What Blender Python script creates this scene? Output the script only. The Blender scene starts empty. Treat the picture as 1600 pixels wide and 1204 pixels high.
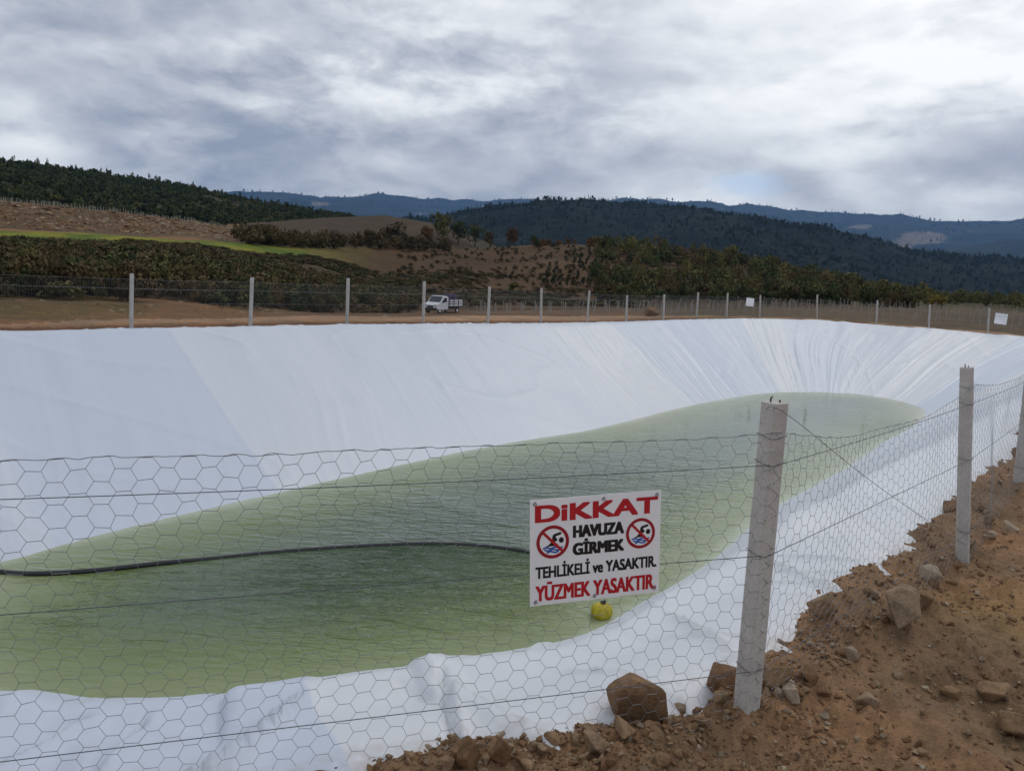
import bpy, bmesh, math, random
import numpy as np
from mathutils import Vector, Matrix

random.seed(7)
rng = np.random.default_rng(11)
S = bpy.context.scene
COL = S.collection

# ------------------------------------------------------------------ camera
EYE = np.array([0.0, 0.0, 2.05])
FPX, CX, CY = 1200.0, 800.0, 602.0
ROLL = math.atan(0.053)
PITCH = math.atan(172.0 * math.cos(ROLL) / FPX)
FW = np.array([0, math.cos(PITCH), -math.sin(PITCH)])
R0 = np.array([1.0, 0, 0]); U0 = np.array([0, math.sin(PITCH), math.cos(PITCH)])
RT = R0 * math.cos(ROLL) + U0 * math.sin(ROLL)
UP = U0 * math.cos(ROLL) - R0 * math.sin(ROLL)
cd = bpy.data.cameras.new("camera")
cd.sensor_width = 36.0
cd.lens = 36.0 * FPX / 1600.0
cd.clip_start = 0.05
cd.clip_end = 40000
cam = bpy.data.objects.new("camera", cd)
COL.objects.link(cam)
cam.matrix_world = Matrix(((RT[0], UP[0], -FW[0], EYE[0]), (RT[1], UP[1], -FW[1], EYE[1]),
                           (RT[2], UP[2], -FW[2], EYE[2]), (0, 0, 0, 1)))
S.camera = cam

# ------------------------------------------------------------------ light
SUN_EL, SUN_AZ = math.radians(48), math.radians(38)      # azimuth from +Y towards +X
ld = bpy.data.lights.new("sun", 'SUN')
ld.energy = 0.6; ld.angle = math.radians(25); ld.color = (1.0, 0.95, 0.88)
sun = bpy.data.objects.new("sun", ld); COL.objects.link(sun)
sdir = Vector((math.sin(SUN_AZ) * math.cos(SUN_EL), math.cos(SUN_AZ) * math.cos(SUN_EL), math.sin(SUN_EL)))
sun.rotation_euler = (-sdir).to_track_quat('-Z', 'Y').to_euler()
S.view_settings.view_transform = 'Standard'
S.view_settings.look = 'None'
S.view_settings.exposure = 0.27
S.view_settings.gamma = 1.0
HAZE_DENSITY = 6.5e-5


def ray(x, y):
    d = FW + RT * ((x - CX) / FPX) + UP * ((CY - y) / FPX)
    return d / np.linalg.norm(d)


def azte(x, y):
    d = ray(x, y)
    return math.atan2(d[0], d[1]), d[2] / math.hypot(d[0], d[1])


def plane_pt(x, y, z=0.0):
    d = ray(x, y)
    t = (z - EYE[2]) / d[2]
    return EYE + d * t


# ------------------------------------------------------------------ node helpers
class NT:
    def __init__(self, tree):
        self.t = tree; self.n = tree.nodes; self.l = tree.links

    def new(self, kind, **kw):
        n = self.n.new(kind)
        for k, v in kw.items():
            if k == 'inp':
                for kk, vv in v.items():
                    if isinstance(vv, bpy.types.NodeSocket):
                        self.l.new(vv, n.inputs[kk])
                    else:
                        n.inputs[kk].default_value = vv
            else:
                setattr(n, k, v)
        return n

    def math(self, op, a, b=None, c=None, clamp=False):
        n = self.n.new('ShaderNodeMath'); n.operation = op; n.use_clamp = clamp
        for i, v in enumerate((a, b, c)):
            if v is None: continue
            if isinstance(v, bpy.types.NodeSocket): self.l.new(v, n.inputs[i])
            else: n.inputs[i].default_value = v
        return n.outputs[0]

    def noise(self, vec, scale, detail=5, rough=0.55, dist=0.0, dims='3D'):
        n = self.n.new('ShaderNodeTexNoise'); n.noise_dimensions = dims
        if vec is not None: self.l.new(vec, n.inputs['Vector'])
        n.inputs['Scale'].default_value = scale; n.inputs['Detail'].default_value = detail
        n.inputs['Roughness'].default_value = rough; n.inputs['Distortion'].default_value = dist
        return n.outputs[0]

    def ramp(self, fac, stops, interp='LINEAR'):
        n = self.n.new('ShaderNodeValToRGB'); n.color_ramp.interpolation = interp
        e = n.color_ramp.elements
        while len(e) < len(stops): e.new(0.5)
        for i, (p, c) in enumerate(stops):
            e[i].position = p
            e[i].color = (c, c, c, 1) if isinstance(c, (int, float)) else (*c, 1)
        self.l.new(fac, n.inputs[0])
        return n.outputs[0]

    def mix(self, fac, a, b, mode='MIX'):
        n = self.n.new('ShaderNodeMix'); n.data_type = 'RGBA'; n.blend_type = mode
        n.clamp_factor = True
        for sock, v in ((n.inputs[0], fac), (n.inputs[6], a), (n.inputs[7], b)):
            if isinstance(v, bpy.types.NodeSocket): self.l.new(v, sock)
            elif sock == n.inputs[0]: sock.default_value = v
            else: sock.default_value = (*v, 1) if len(v) == 3 else v
        return n.outputs[2]

    def maprange(self, v, a, b, c=0.0, d=1.0, smooth=True):
        n = self.n.new('ShaderNodeMapRange')
        if smooth: n.interpolation_type = 'SMOOTHSTEP'
        self.l.new(v, n.inputs[0])
        for i, q in enumerate((a, b, c, d)): n.inputs[i + 1].default_value = q
        return n.outputs[0]

    def vmath(self, op, a, b=None):
        n = self.n.new('ShaderNodeVectorMath'); n.operation = op
        for i, v in enumerate((a, b)):
            if v is None: continue
            if isinstance(v, bpy.types.NodeSocket): self.l.new(v, n.inputs[i])
            else: n.inputs[i].default_value = v
        return n


# ------------------------------------------------------------------ world: cloudy sky
W = bpy.data.worlds.new("World"); S.world = W; W.use_nodes = True
w = NT(W.node_tree); W.node_tree.nodes.clear()
out = w.new('ShaderNodeOutputWorld')
bg = w.new('ShaderNodeBackground'); bg.inputs['Strength'].default_value = 0.1
w.l.new(bg.outputs[0], out.inputs[0])
sky = w.new('ShaderNodeTexSky', sky_type='NISHITA', sun_disc=False)
sky.sun_elevation = SUN_EL; sky.sun_rotation = SUN_AZ
tc = w.new('ShaderNodeTexCoord')
dirv = tc.outputs['Generated']
sep = w.new('ShaderNodeSeparateXYZ'); w.l.new(dirv, sep.inputs[0])
zc = w.math('ADD', w.math('MAXIMUM', sep.outputs[2], 0.0), 0.30)
cmb = w.new('ShaderNodeCombineXYZ')
w.l.new(w.math('DIVIDE', sep.outputs[0], zc), cmb.inputs[0])
w.l.new(w.math('DIVIDE', sep.outputs[1], zc), cmb.inputs[1])
pv = cmb.outputs[0]
dst = w.vmath('MULTIPLY', dirv, (1.0, 1.0, 2.3)).outputs[0]
warp = w.new('ShaderNodeTexNoise', inp={'Vector': dst, 'Scale': 5.0, 'Detail': 4.0})
dw = w.vmath('ADD', dst, w.vmath('MULTIPLY', w.vmath('SUBTRACT', warp.outputs[1], (0.5, 0.5, 0.5)).outputs[0], (0.10, 0.10, 0.10)).outputs[0]).outputs[0]
n_big = w.noise(w.vmath('ADD', dst, (3.1, 7.7, 0.4)).outputs[0], 2.3, 3, 0.5)
n_mid = w.noise(w.vmath('ADD', dw, (1.7, 4.2, 9.3)).outputs[0], 5.2, 12, 0.56)
n_up = w.noise(w.vmath('ADD', dw, (1.7, 4.2, 9.345)).outputs[0], 5.2, 12, 0.56)
n_fine = w.noise(w.vmath('ADD', dw, (11.0, 2.0, 5.0)).outputs[0], 15.0, 10, 0.6)
# cloud banks with an edge: the middle of the noise range is steepened
n_bank = w.maprange(n_mid, 0.36, 0.62, 0.32, 0.68)
cl = w.math('ADD', w.math('MULTIPLY', n_big, 0.30), w.math('ADD', w.math('MULTIPLY', n_bank, 0.27), w.math('ADD', w.math('MULTIPLY', n_fine, 0.18), 0.165)))
# thick cloud is lit from above: tops brighter than bases
cl = w.math('ADD', cl, w.math('MULTIPLY', w.math('SUBTRACT', n_mid, n_up), 0.6))


def lobe(x, y, inner, outer, wx=1.0):
    """soft patch of sky round the direction of a photo point, wobbled by the cloud noise"""
    d = ray(x, y)
    df = w.vmath('SUBTRACT', dirv, tuple(d)).outputs[0]
    sc = w.vmath('MULTIPLY', df, (1.0 / wx, 1.0 / wx, 1.0)).outputs[0]
    ln = w.vmath('LENGTH', sc).outputs['Value']
    ln = w.math('ADD', ln, w.math('MULTIPLY', w.math('SUBTRACT', n_mid, 0.5), outer * 1.1))
    ln = w.math('ADD', ln, w.math('MULTIPLY', w.math('SUBTRACT', n_fine, 0.5), outer * 0.6))
    return w.maprange(ln, inner, outer, 1.0, 0.0)


def bump_cl(l, amt):
    global cl
    cl = w.math('ADD', cl, w.math('MULTIPLY', l, amt))


bump_cl(lobe(1550, 45, 0.02, 0.26, 1.8), 0.26)      # bright break, upper right
bump_cl(lobe(760, 140, 0.05, 0.24, 2.8), 0.11)
bump_cl(lobe(20, 208, 0.008, 0.07, 1.6), 0.22)      # bright gap at the left edge
bump_cl(lobe(120, 105, 0.02, 0.16, 2.6), -0.13)      # dark bank at left
bump_cl(lobe(330, 20, 0.02, 0.10, 4.0), -0.05)
bump_cl(lobe(700, 262, 0.02, 0.13, 4.6), -0.19)     # dark belt over the far ridge
bump_cl(lobe(1570, 238, 0.015, 0.085, 2.4), -0.30)  # dark cloud at right
bump_cl(lobe(1060, 306, 0.004, 0.045, 4.2), 0.20)    # bright strip on the horizon
bump_cl(lobe(1510, 318, 0.008, 0.03, 2.6), 0.10)
bump_cl(lobe(1250, 286, 0.006, 0.03, 2.2), -0.14)
bump_cl(lobe(1150, 45, 0.02, 0.13, 3.0), -0.09)
ccol = w.ramp(cl, [(0.28, (2.75, 3.05, 3.75)), (0.38, (3.7, 3.95, 4.55)), (0.47, (4.75, 4.95, 5.45)),
                   (0.545, (5.6, 5.8, 6.2)), (0.66, (7.4, 7.6, 7.8)), (0.80, (9.6, 9.6, 9.5))])
blue = w.math('MULTIPLY', lobe(1165, 289, 0.004, 0.022, 2.6), 0.6)
skycol = w.mix(1.0, sky.outputs[0], (1, 1, 1), 'MULTIPLY')
fin = w.mix(blue, ccol, (4.6, 6.3, 8.6))
fin2 = w.mix(0.06, fin, skycol)
w.l.new(fin2, bg.inputs['Color'])


# ------------------------------------------------------------------ numpy noise
def _hash(ix, iy, seed):
    h = (ix.astype(np.int64) * 374761393 + iy.astype(np.int64) * 668265263 + seed * 974634777) & 0x7fffffff
    h = ((h ^ (h >> 13)) * 1274126177) & 0x7fffffff
    return ((h ^ (h >> 16)) & 0xffff) / 65535.0 * 2 - 1


def vnoise(x, y, seed=0):
    x = np.asarray(x, float); y = np.asarray(y, float)
    ix = np.floor(x); iy = np.floor(y); fx = x - ix; fy = y - iy
    ux = fx * fx * fx * (fx * (fx * 6 - 15) + 10); uy = fy * fy * fy * (fy * (fy * 6 - 15) + 10)
    a = _hash(ix, iy, seed); b = _hash(ix + 1, iy, seed); c = _hash(ix, iy + 1, seed); d = _hash(ix + 1, iy + 1, seed)
    return (a * (1 - ux) + b * ux) * (1 - uy) + (c * (1 - ux) + d * ux) * uy


def fbm(x, y, octv=5, seed=0, gain=0.5):
    s = 0; a = 1.0; f = 1.0; tot = 0
    for i in range(octv):
        s = s + a * vnoise(x * f + 17.3 * i, y * f - 9.1 * i, seed + i); tot += a; a *= gain; f *= 2.03
    return s / tot


def sstep(a, b, x):
    t = np.clip((x - a) / (b - a), 0, 1); return t * t * (3 - 2 * t)


# ------------------------------------------------------------------ object helpers
def mesh_np(name, verts, faces, attrs=None, smooth=False, mats=None, fmat=None, fcorner=None):
    """faces: (n,3) or (n,4) int array, or list of such arrays"""
    if not isinstance(faces, list): faces = [faces]
    faces = [np.asarray(f, np.int32) for f in faces if len(f)]
    me = bpy.data.meshes.new(name)
    verts = np.asarray(verts, np.float32)
    me.vertices.add(len(verts)); me.vertices.foreach_set('co', verts.ravel())
    nl = sum(f.size for f in faces); npl = sum(len(f) for f in faces)
    me.loops.add(nl); me.polygons.add(npl)
    me.loops.foreach_set('vertex_index', np.concatenate([f.ravel() for f in faces]))
    st = []; cur = 0
    for f in faces:
        k = f.shape[1]; st.append(cur + np.arange(len(f)) * k); cur += f.size
    me.polygons.foreach_set('loop_start', np.concatenate(st).astype(np.int32))
    if attrs:
        for an, av in attrs.items():
            av = np.asarray(av, np.float32)
            if av.ndim == 1:
                at = me.attributes.new(an, 'FLOAT', 'POINT'); at.data.foreach_set('value', av)
            else:
                if av.shape[1] == 3: av = np.concatenate([av, np.ones((len(av), 1), np.float32)], 1)
                at = me.attributes.new(an, 'FLOAT_COLOR', 'POINT'); at.data.foreach_set('color', av.ravel())
    for m in (mats or []): me.materials.append(m)
    if fmat is not None: me.polygons.foreach_set('material_index', np.asarray(fmat, np.int32))
    me.polygons.foreach_set('use_smooth', np.full(npl, bool(smooth)))
    me.update(); me.validate()
    return me


def link(name, me, parent=None, loc=None, rz=None):
    o = bpy.data.objects.new(name, me); COL.objects.link(o)
    if parent is not None: o.parent = parent
    if loc is not None: o.location = loc
    if rz is not None: o.rotation_euler = (0, 0, rz)
    return o


def tag(o, label=None, cat=None, group=None, kind=None):
    if label: o['label'] = label
    if cat: o['category'] = cat
    if group: o['group'] = group
    if kind: o['kind'] = kind
    return o


def empty(name, loc=(0, 0, 0), rz=0):
    o = bpy.data.objects.new(name, None); COL.objects.link(o)
    o.location = loc; o.rotation_euler = (0, 0, rz); o.empty_display_size = 0.2
    return o


def copy_tree(o, parent=None):
    c = o.copy(); COL.objects.link(c)
    if parent is not None: c.parent = parent
    for ch in list(o.children): copy_tree(ch, c)
    return c


class MB:
    """collects shapes into one bmesh"""
    def __init__(self): self.bm = bmesh.new()

    def box(self, c, s, rz=0, bev=0.0, rx=0, ry=0, mi=0):
        m = Matrix.Translation(c) @ Matrix.Rotation(rz, 4, 'Z') @ Matrix.Rotation(ry, 4, 'Y') @ Matrix.Rotation(rx, 4, 'X') @ Matrix.Diagonal((*s, 1))
        r = bmesh.ops.create_cube(self.bm, size=1.0, matrix=m)
        if bev > 0:
            es = list({e for v in r['verts'] for e in v.link_edges})
            bmesh.ops.bevel(self.bm, geom=es, offset=bev, segments=2, affect='EDGES', profile=0.7)
        return self

    def cyl(self, p0, p1, r, seg=12, r2=None, cap=True):
        p0 = Vector(p0); p1 = Vector(p1); d = p1 - p0
        m = Matrix.Translation((p0 + p1) / 2) @ d.to_track_quat('Z', 'Y').to_matrix().to_4x4()
        bmesh.ops.create_cone(self.bm, cap_ends=cap, segments=seg, radius1=r, radius2=r if r2 is None else r2, depth=d.length, matrix=m)
        return self

    def prism(self, pts, y0, y1):
        """polygon pts (x,z) extruded along y"""
        a = [self.bm.verts.new((p[0], y0, p[1])) for p in pts]
        b = [self.bm.verts.new((p[0], y1, p[1])) for p in pts]
        n = len(pts)
        self.bm.faces.new(a); self.bm.faces.new(b[::-1])
        for i in range(n): self.bm.faces.new((a[i], b[i], b[(i + 1) % n], a[(i + 1) % n]))
        return self

    def torus(self, c, R, r, ax='Y', n=20, k=8):
        vs = []
        for i in range(n):
            a = 2 * math.pi * i / n
            row = []
            for j in range(k):
                b = 2 * math.pi * j / k
                q = R + r * math.cos(b); h = r * math.sin(b)
                p = (q * math.cos(a), h, q * math.sin(a)) if ax == 'Y' else (q * math.cos(a), q * math.sin(a), h)
                row.append(self.bm.verts.new((c[0] + p[0], c[1] + p[1], c[2] + p[2])))
            vs.append(row)
        for i in range(n):
            for j in range(k):
                self.bm.faces.new((vs[i][j], vs[(i + 1) % n][j], vs[(i + 1) % n][(j + 1) % k], vs[i][(j + 1) % k]))
        return self

    def build(self, name, mat, parent=None, smooth=False):
        bmesh.ops.recalc_face_normals(self.bm, faces=self.bm.faces)
        me = bpy.data.meshes.new(name); self.bm.to_mesh(me); self.bm.free()
        me.materials.append(mat)
        if smooth:
            me.polygons.foreach_set('use_smooth', np.ones(len(me.polygons), bool))
        return link(name, me, parent)


def tubes(P0, P1, r, k=3):
    """prisms for many segments; r scalar or array"""
    P0 = np.asarray(P0, float); P1 = np.asarray(P1, float); n = len(P0)
    d = P1 - P0; d /= np.linalg.norm(d, axis=1, keepdims=True) + 1e-12
    ref = np.where(np.abs(d[:, 2:3]) < 0.9, np.array([[0, 0, 1.0]]), np.array([[1.0, 0, 0]]))
    u = np.cross(d, ref); u /= np.linalg.norm(u, axis=1, keepdims=True)
    v = np.cross(d, u)
    r = np.broadcast_to(np.asarray(r, float), (n,))[:, None]
    V = np.zeros((n, 2 * k, 3)); F = np.zeros((n, k, 4), np.int64)
    base = (np.arange(n) * 2 * k)
    for j in range(k):
        a = 2 * math.pi * j / k
        o = (u * math.cos(a) + v * math.sin(a)) * r
        V[:, j] = P0 + o; V[:, k + j] = P1 + o
        j2 = (j + 1) % k
        F[:, j] = np.stack([base + j, base + j2, base + k + j2, base + k + j], 1)
    return V.reshape(-1, 3), F.reshape(-1, 4)


def sweep(pts, r, k=8):
    """a continuous tube along a polyline"""
    pts = np.asarray(pts, float); n = len(pts)
    t = np.gradient(pts, axis=0); t /= np.linalg.norm(t, axis=1, keepdims=True)
    ref = np.array([0, 0, 1.0]); V = []; F = []
    for i in range(n):
        rf = ref if abs(t[i, 2]) < 0.95 else np.array([1.0, 0, 0])
        u = np.cross(t[i], rf); u /= np.linalg.norm(u); v = np.cross(u, t[i])
        for j in range(k):
            a = 2 * math.pi * j / k
            V.append(pts[i] + (u * math.cos(a) + v * math.sin(a)) * r)
    for i in range(n - 1):
        for j in range(k):
            F.append((i * k + j, i * k + (j + 1) % k, (i + 1) * k + (j + 1) % k, (i + 1) * k + j))
    return np.array(V), np.array(F)


def catmull(pts, n_per=8, closed=False):
    pts = np.asarray(pts, float); n = len(pts); res = []
    rngi = range(n if closed else n - 1)
    for i in rngi:
        g = (lambda j: pts[j % n]) if closed else (lambda j: pts[min(max(j, 0), n - 1)])
        p0, p1, p2, p3 = g(i - 1), g(i), g(i + 1), g(i + 2)
        for t in np.arange(n_per) / n_per:
            res.append(0.5 * ((2 * p1) + (-p0 + p2) * t + (2 * p0 - 5 * p1 + 4 * p2 - p3) * t * t + (-p0 + 3 * p1 - 3 * p2 + p3) * t ** 3))
    if not closed: res.append(pts[-1])
    return np.array(res)


# ------------------------------------------------------------------ materials
def mat(name):
    m = bpy.data.materials.new(name); m.use_nodes = True
    t = NT(m.node_tree); t.b = m.node_tree.nodes['Principled BSDF']; t.o = m.node_tree.nodes['Material Output']
    return m, t


def simple(name, col, rough=0.6, metal=0.0, nscale=20, namt=0.15, bump=0.0, spec=0.5):
    m, t = mat(name)
    tcn = t.new('ShaderNodeTexCoord')
    n = t.noise(tcn.outputs['Object'], nscale, 6, 0.6)
    lo = tuple(c * (1 - namt) for c in col); hi = tuple(min(1, c * (1 + namt)) for c in col)
    t.l.new(t.ramp(n, [(0.3, lo), (0.7, hi)]), t.b.inputs['Base Color'])
    t.b.inputs['Roughness'].default_value = rough; t.b.inputs['Metallic'].default_value = metal
    t.b.inputs['Specular IOR Level'].default_value = spec
    if bump:
        bn = t.new('ShaderNodeBump', inp={'Height': n, 'Strength': bump, 'Distance': 0.01})
        t.l.new(bn.outputs[0], t.b.inputs['Normal'])
    return m


def make_ground_mat():
    m, t = mat('earth')
    at = t.new('ShaderNodeAttribute', attribute_name='cover')
    geo = t.new('ShaderNodeNewGeometry'); pos = geo.outputs['Position']
    n1 = t.noise(pos, 0.9, 6, 0.6); n2 = t.noise(pos, 9.0, 8, 0.65); n3 = t.noise(pos, 70.0, 6, 0.7)
    nb = t.noise(pos, 0.05, 8, 0.62)
    k = t.math('ADD', t.math('MULTIPLY', n1, 0.5), t.math('ADD', t.math('MULTIPLY', n2, 0.45), t.math('MULTIPLY', n3, 0.45)))
    k = t.math('ADD', k, t.math('MULTIPLY', t.math('SUBTRACT', nb, 0.5), 0.6))
    f = t.ramp(k, [(0.47, 0.46), (0.70, 1.0), (0.92, 1.65)])
    c = t.mix(1.0, at.outputs[0], f, 'MULTIPLY')
    # damp reddish and dry olive areas of the soil
    red = t.mix(t.maprange(n1, 0.42, 0.62), c, t.mix(1.0, c, (1.07, 0.96, 0.88), 'MULTIPLY'))
    t.l.new(red, t.b.inputs['Base Color'])
    t.b.inputs['Roughness'].default_value = 0.95; t.b.inputs['Specular IOR Level'].default_value = 0.15
    hgt = t.math('ADD', t.math('MULTIPLY', n2, 0.6), t.math('MULTIPLY', n3, 0.4))
    bn = t.new('ShaderNodeBump', inp={'Height': hgt, 'Strength': 1.0, 'Distance': 0.05})
    t.l.new(bn.outputs[0], t.b.inputs['Normal'])
    return m


def make_liner_mat():
    m, t = mat('white_geomembrane')
    at = t.new('ShaderNodeAttribute', attribute_name='panel')
    dust = t.new('ShaderNodeAttribute', attribute_name='dust')
    geo = t.new('ShaderNodeNewGeometry'); pos = geo.outputs['Position']
    n1 = t.noise(pos, 1.3, 6, 0.6); n2 = t.noise(pos, 14.0, 5, 0.6)
    base = t.mix(at.outputs[2], (0.50, 0.555, 0.645), (0.61, 0.63, 0.665))
    base = t.mix(t.math('MULTIPLY', t.maprange(n1, 0.45, 0.75), 0.12), base, (0.50, 0.51, 0.53))
    dn = t.math('MULTIPLY', dust.outputs[2], t.maprange(t.math('ADD', t.math('MULTIPLY', n1, .5), t.math('MULTIPLY', n2, .5)), 0.42, 0.62), clamp=True)
    base = t.mix(dn, base, (0.28, 0.19, 0.12))
    t.l.new(base, t.b.inputs['Base Color'])
    t.b.inputs['Roughness'].default_value = 0.42; t.b.inputs['Specular IOR Level'].default_value = 0.45
    bn = t.new('ShaderNodeBump', inp={'Height': t.noise(pos, 2.6, 5, 0.55, 0.6), 'Strength': 0.12, 'Distance': 0.05})
    t.l.new(bn.outputs[0], t.b.inputs['Normal'])
    return m


def make_water_mat():
    m, t = mat('green_water')
    at = t.new('ShaderNodeAttribute', attribute_name='depth')
    geo = t.new('ShaderNodeNewGeometry'); pos = geo.outputs['Position']
    nz = t.noise(pos, 0.35, 4, 0.5)
    dd = t.math('ADD', at.outputs[2], t.math('MULTIPLY', t.math('SUBTRACT', nz, 0.5), 0.25))
    col = t.ramp(t.math('DIVIDE', dd, 3.0), [(0.0, (0.38, 0.42, 0.29)), (0.06, (0.23, 0.27, 0.135)), (0.24, (0.145, 0.186, 0.066)), (0.5, (0.078, 0.116, 0.058)), (0.9, (0.042, 0.074, 0.040))])
    t.l.new(col, t.b.inputs['Base Color'])
    t.b.inputs['Roughness'].default_value = 0.04; t.b.inputs['IOR'].default_value = 1.33
    mp = t.new('ShaderNodeMapping', inp={'Vector': pos, 'Rotation': (0, 0, math.radians(-28)), 'Scale': (1.0, 3.4, 1.0)})
    r1 = t.noise(mp.outputs[0], 1.15, 4, 0.52, 0.9)
    mp2 = t.new('ShaderNodeMapping', inp={'Vector': pos, 'Rotation': (0, 0, math.radians(14)), 'Scale': (1.0, 2.6, 1.0)})
    r2 = t.noise(mp2.outputs[0], 3.2, 3, 0.5, 0.6)
    wave = t.math('ADD', t.math('MULTIPLY', r1, 0.7), t.math('MULTIPLY', r2, 0.3))
    calm = t.maprange(t.noise(pos, 0.16, 3, 0.5), 0.36, 0.6, 0.25, 1.0)
    sy = t.new('ShaderNodeSeparateXYZ', inp={0: pos})
    calm = t.math('MULTIPLY', calm, t.maprange(sy.outputs[1], 14.0, 29.0, 1.0, 0.07))
    amp = t.math('MULTIPLY', calm, t.maprange(at.outputs[2], 0.0, 1.2, 0.25, 1.0))
    bn = t.new('ShaderNodeBump', inp={'Height': t.math('MULTIPLY', wave, amp), 'Strength': 1.0, 'Distance': 0.27})
    t.l.new(bn.outputs[0], t.b.inputs['Normal'])
    return m


def make_leaf_mat(name, c0, c1, c2):
    m, t = mat(name)
    at = t.new('ShaderNodeAttribute', attribute_name='tint')
    oi = t.new('ShaderNodeObjectInfo')
    f = t.math('ADD', t.math('MULTIPLY', at.outputs[2], 0.7), t.math('MULTIPLY', oi.outputs['Random'], 0.3))
    col = t.ramp(f, [(0.1, c0), (0.5, c1), (0.9, c2)])
    t.l.new(col, t.b.inputs['Base Color'])
    t.b.inputs['Roughness'].default_value = 0.8; t.b.inputs['Specular IOR Level'].default_value = 0.15
    return m


def make_stone_mat():
    m, t = mat('stone')
    oi = t.new('ShaderNodeObjectInfo'); tcn = t.new('ShaderNodeTexCoord')
    at = t.new('ShaderNodeAttribute', attribute_name='tint')
    rnd = t.math('FRACT', t.math('ADD', oi.outputs['Random'], at.outputs[2]))
    geo = t.new('ShaderNodeNewGeometry'); pos = geo.outputs['Position']
    n = t.noise(pos, 14, 8, 0.65); n2 = t.noise(pos, 60, 5, 0.65)
    base = t.ramp(rnd, [(0.0, (0.17, 0.092, 0.048)), (0.35, (0.22, 0.130, 0.070)), (0.65, (0.24, 0.158, 0.090)), (0.88, (0.27, 0.20, 0.135)), (1.0, (0.38, 0.31, 0.23))])
    dirt = t.ramp(t.math('ADD', t.math('MULTIPLY', n, .6), t.math('MULTIPLY', n2, .4)), [(0.36, 0.55), (0.5, 0.95), (0.68, 1.35)])
    t.l.new(t.mix(1.0, base, dirt, 'MULTIPLY'), t.b.inputs['Base Color'])
    t.b.inputs['Roughness'].default_value = 0.9; t.b.inputs['Specular IOR Level'].default_value = 0.2
    bn = t.new('ShaderNodeBump', inp={'Height': t.math('ADD', n, t.math('MULTIPLY', n2, .4)), 'Strength': 0.8, 'Distance': 0.012})
    t.l.new(bn.outputs[0], t.b.inputs['Normal'])
    return m


def make_concrete_mat():
    m, t = mat('concrete')
    tcn = t.new('ShaderNodeTexCoord'); p = tcn.outputs['Object']
    n = t.noise(p, 5, 8, 0.65); n2 = t.noise(p, 90, 4, 0.6)
    v = t.new('ShaderNodeTexVoronoi', inp={'Vector': p, 'Scale': 55.0})
    pit = t.maprange(v.outputs['Distance'], 0.10, 0.22, 0.0, 1.0)
    pm = t.math('MAXIMUM', pit, t.maprange(t.noise(p, 11, 3, 0.5), 0.40, 0.50, 0.0, 1.0))
    col = t.ramp(n, [(0.3, (0.42, 0.395, 0.365)), (0.5, (0.54, 0.515, 0.485)), (0.72, (0.63, 0.61, 0.585))])
    col = t.mix(t.maprange(n2, 0.35, 0.65, 0.0, 0.35), col, (0.33, 0.29, 0.26))
    col = t.mix(pm, (0.07, 0.06, 0.055), col)
    t.l.new(col, t.b.inputs['Base Color'])
    t.b.inputs['Roughness'].default_value = 0.9; t.b.inputs['Specular IOR Level'].default_value = 0.25
    bn = t.new('ShaderNodeBump', inp={'Height': t.math('ADD', t.math('MULTIPLY', pm, 0.7), t.math('MULTIPLY', n2, 0.4)), 'Strength': 0.8, 'Distance': 0.004})
    t.l.new(bn.outputs[0], t.b.inputs['Normal'])
    return m


def make_mountain_mat(name, c0, c1, c2, nscale):
    m, t = mat(name)
    geo = t.new('ShaderNodeNewGeometry'); pos = geo.outputs['Position']
    at = t.new('ShaderNodeAttribute', attribute_name='bare')
    n = t.noise(pos, nscale, 8, 0.62); n2 = t.noise(pos, nscale * 9, 5, 0.6)
    f = t.math('ADD', t.math('MULTIPLY', n, 0.6), t.math('MULTIPLY', n2, 0.4))
    col = t.ramp(f, [(0.36, c0), (0.52, c1), (0.66, c2)])
    bare = t.maprange(t.math('ADD', at.outputs[2], t.math('MULTIPLY', t.math('SUBTRACT', f, 0.5), 1.2)), 0.45, 0.62)
    col = t.mix(bare, col, t.ramp(n2, [(0.35, (0.10, 0.085, 0.06)), (0.65, (0.21, 0.17, 0.13))]))
    t.l.new(col, t.b.inputs['Base Color'])
    t.b.inputs['Roughness'].default_value = 0.95; t.b.inputs['Specular IOR Level'].default_value = 0.05
    bn = t.new('ShaderNodeBump', inp={'Height': n2, 'Strength': 0.8, 'Distance': 8.0})
    t.l.new(bn.outputs[0], t.b.inputs['Normal'])
    return m


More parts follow.
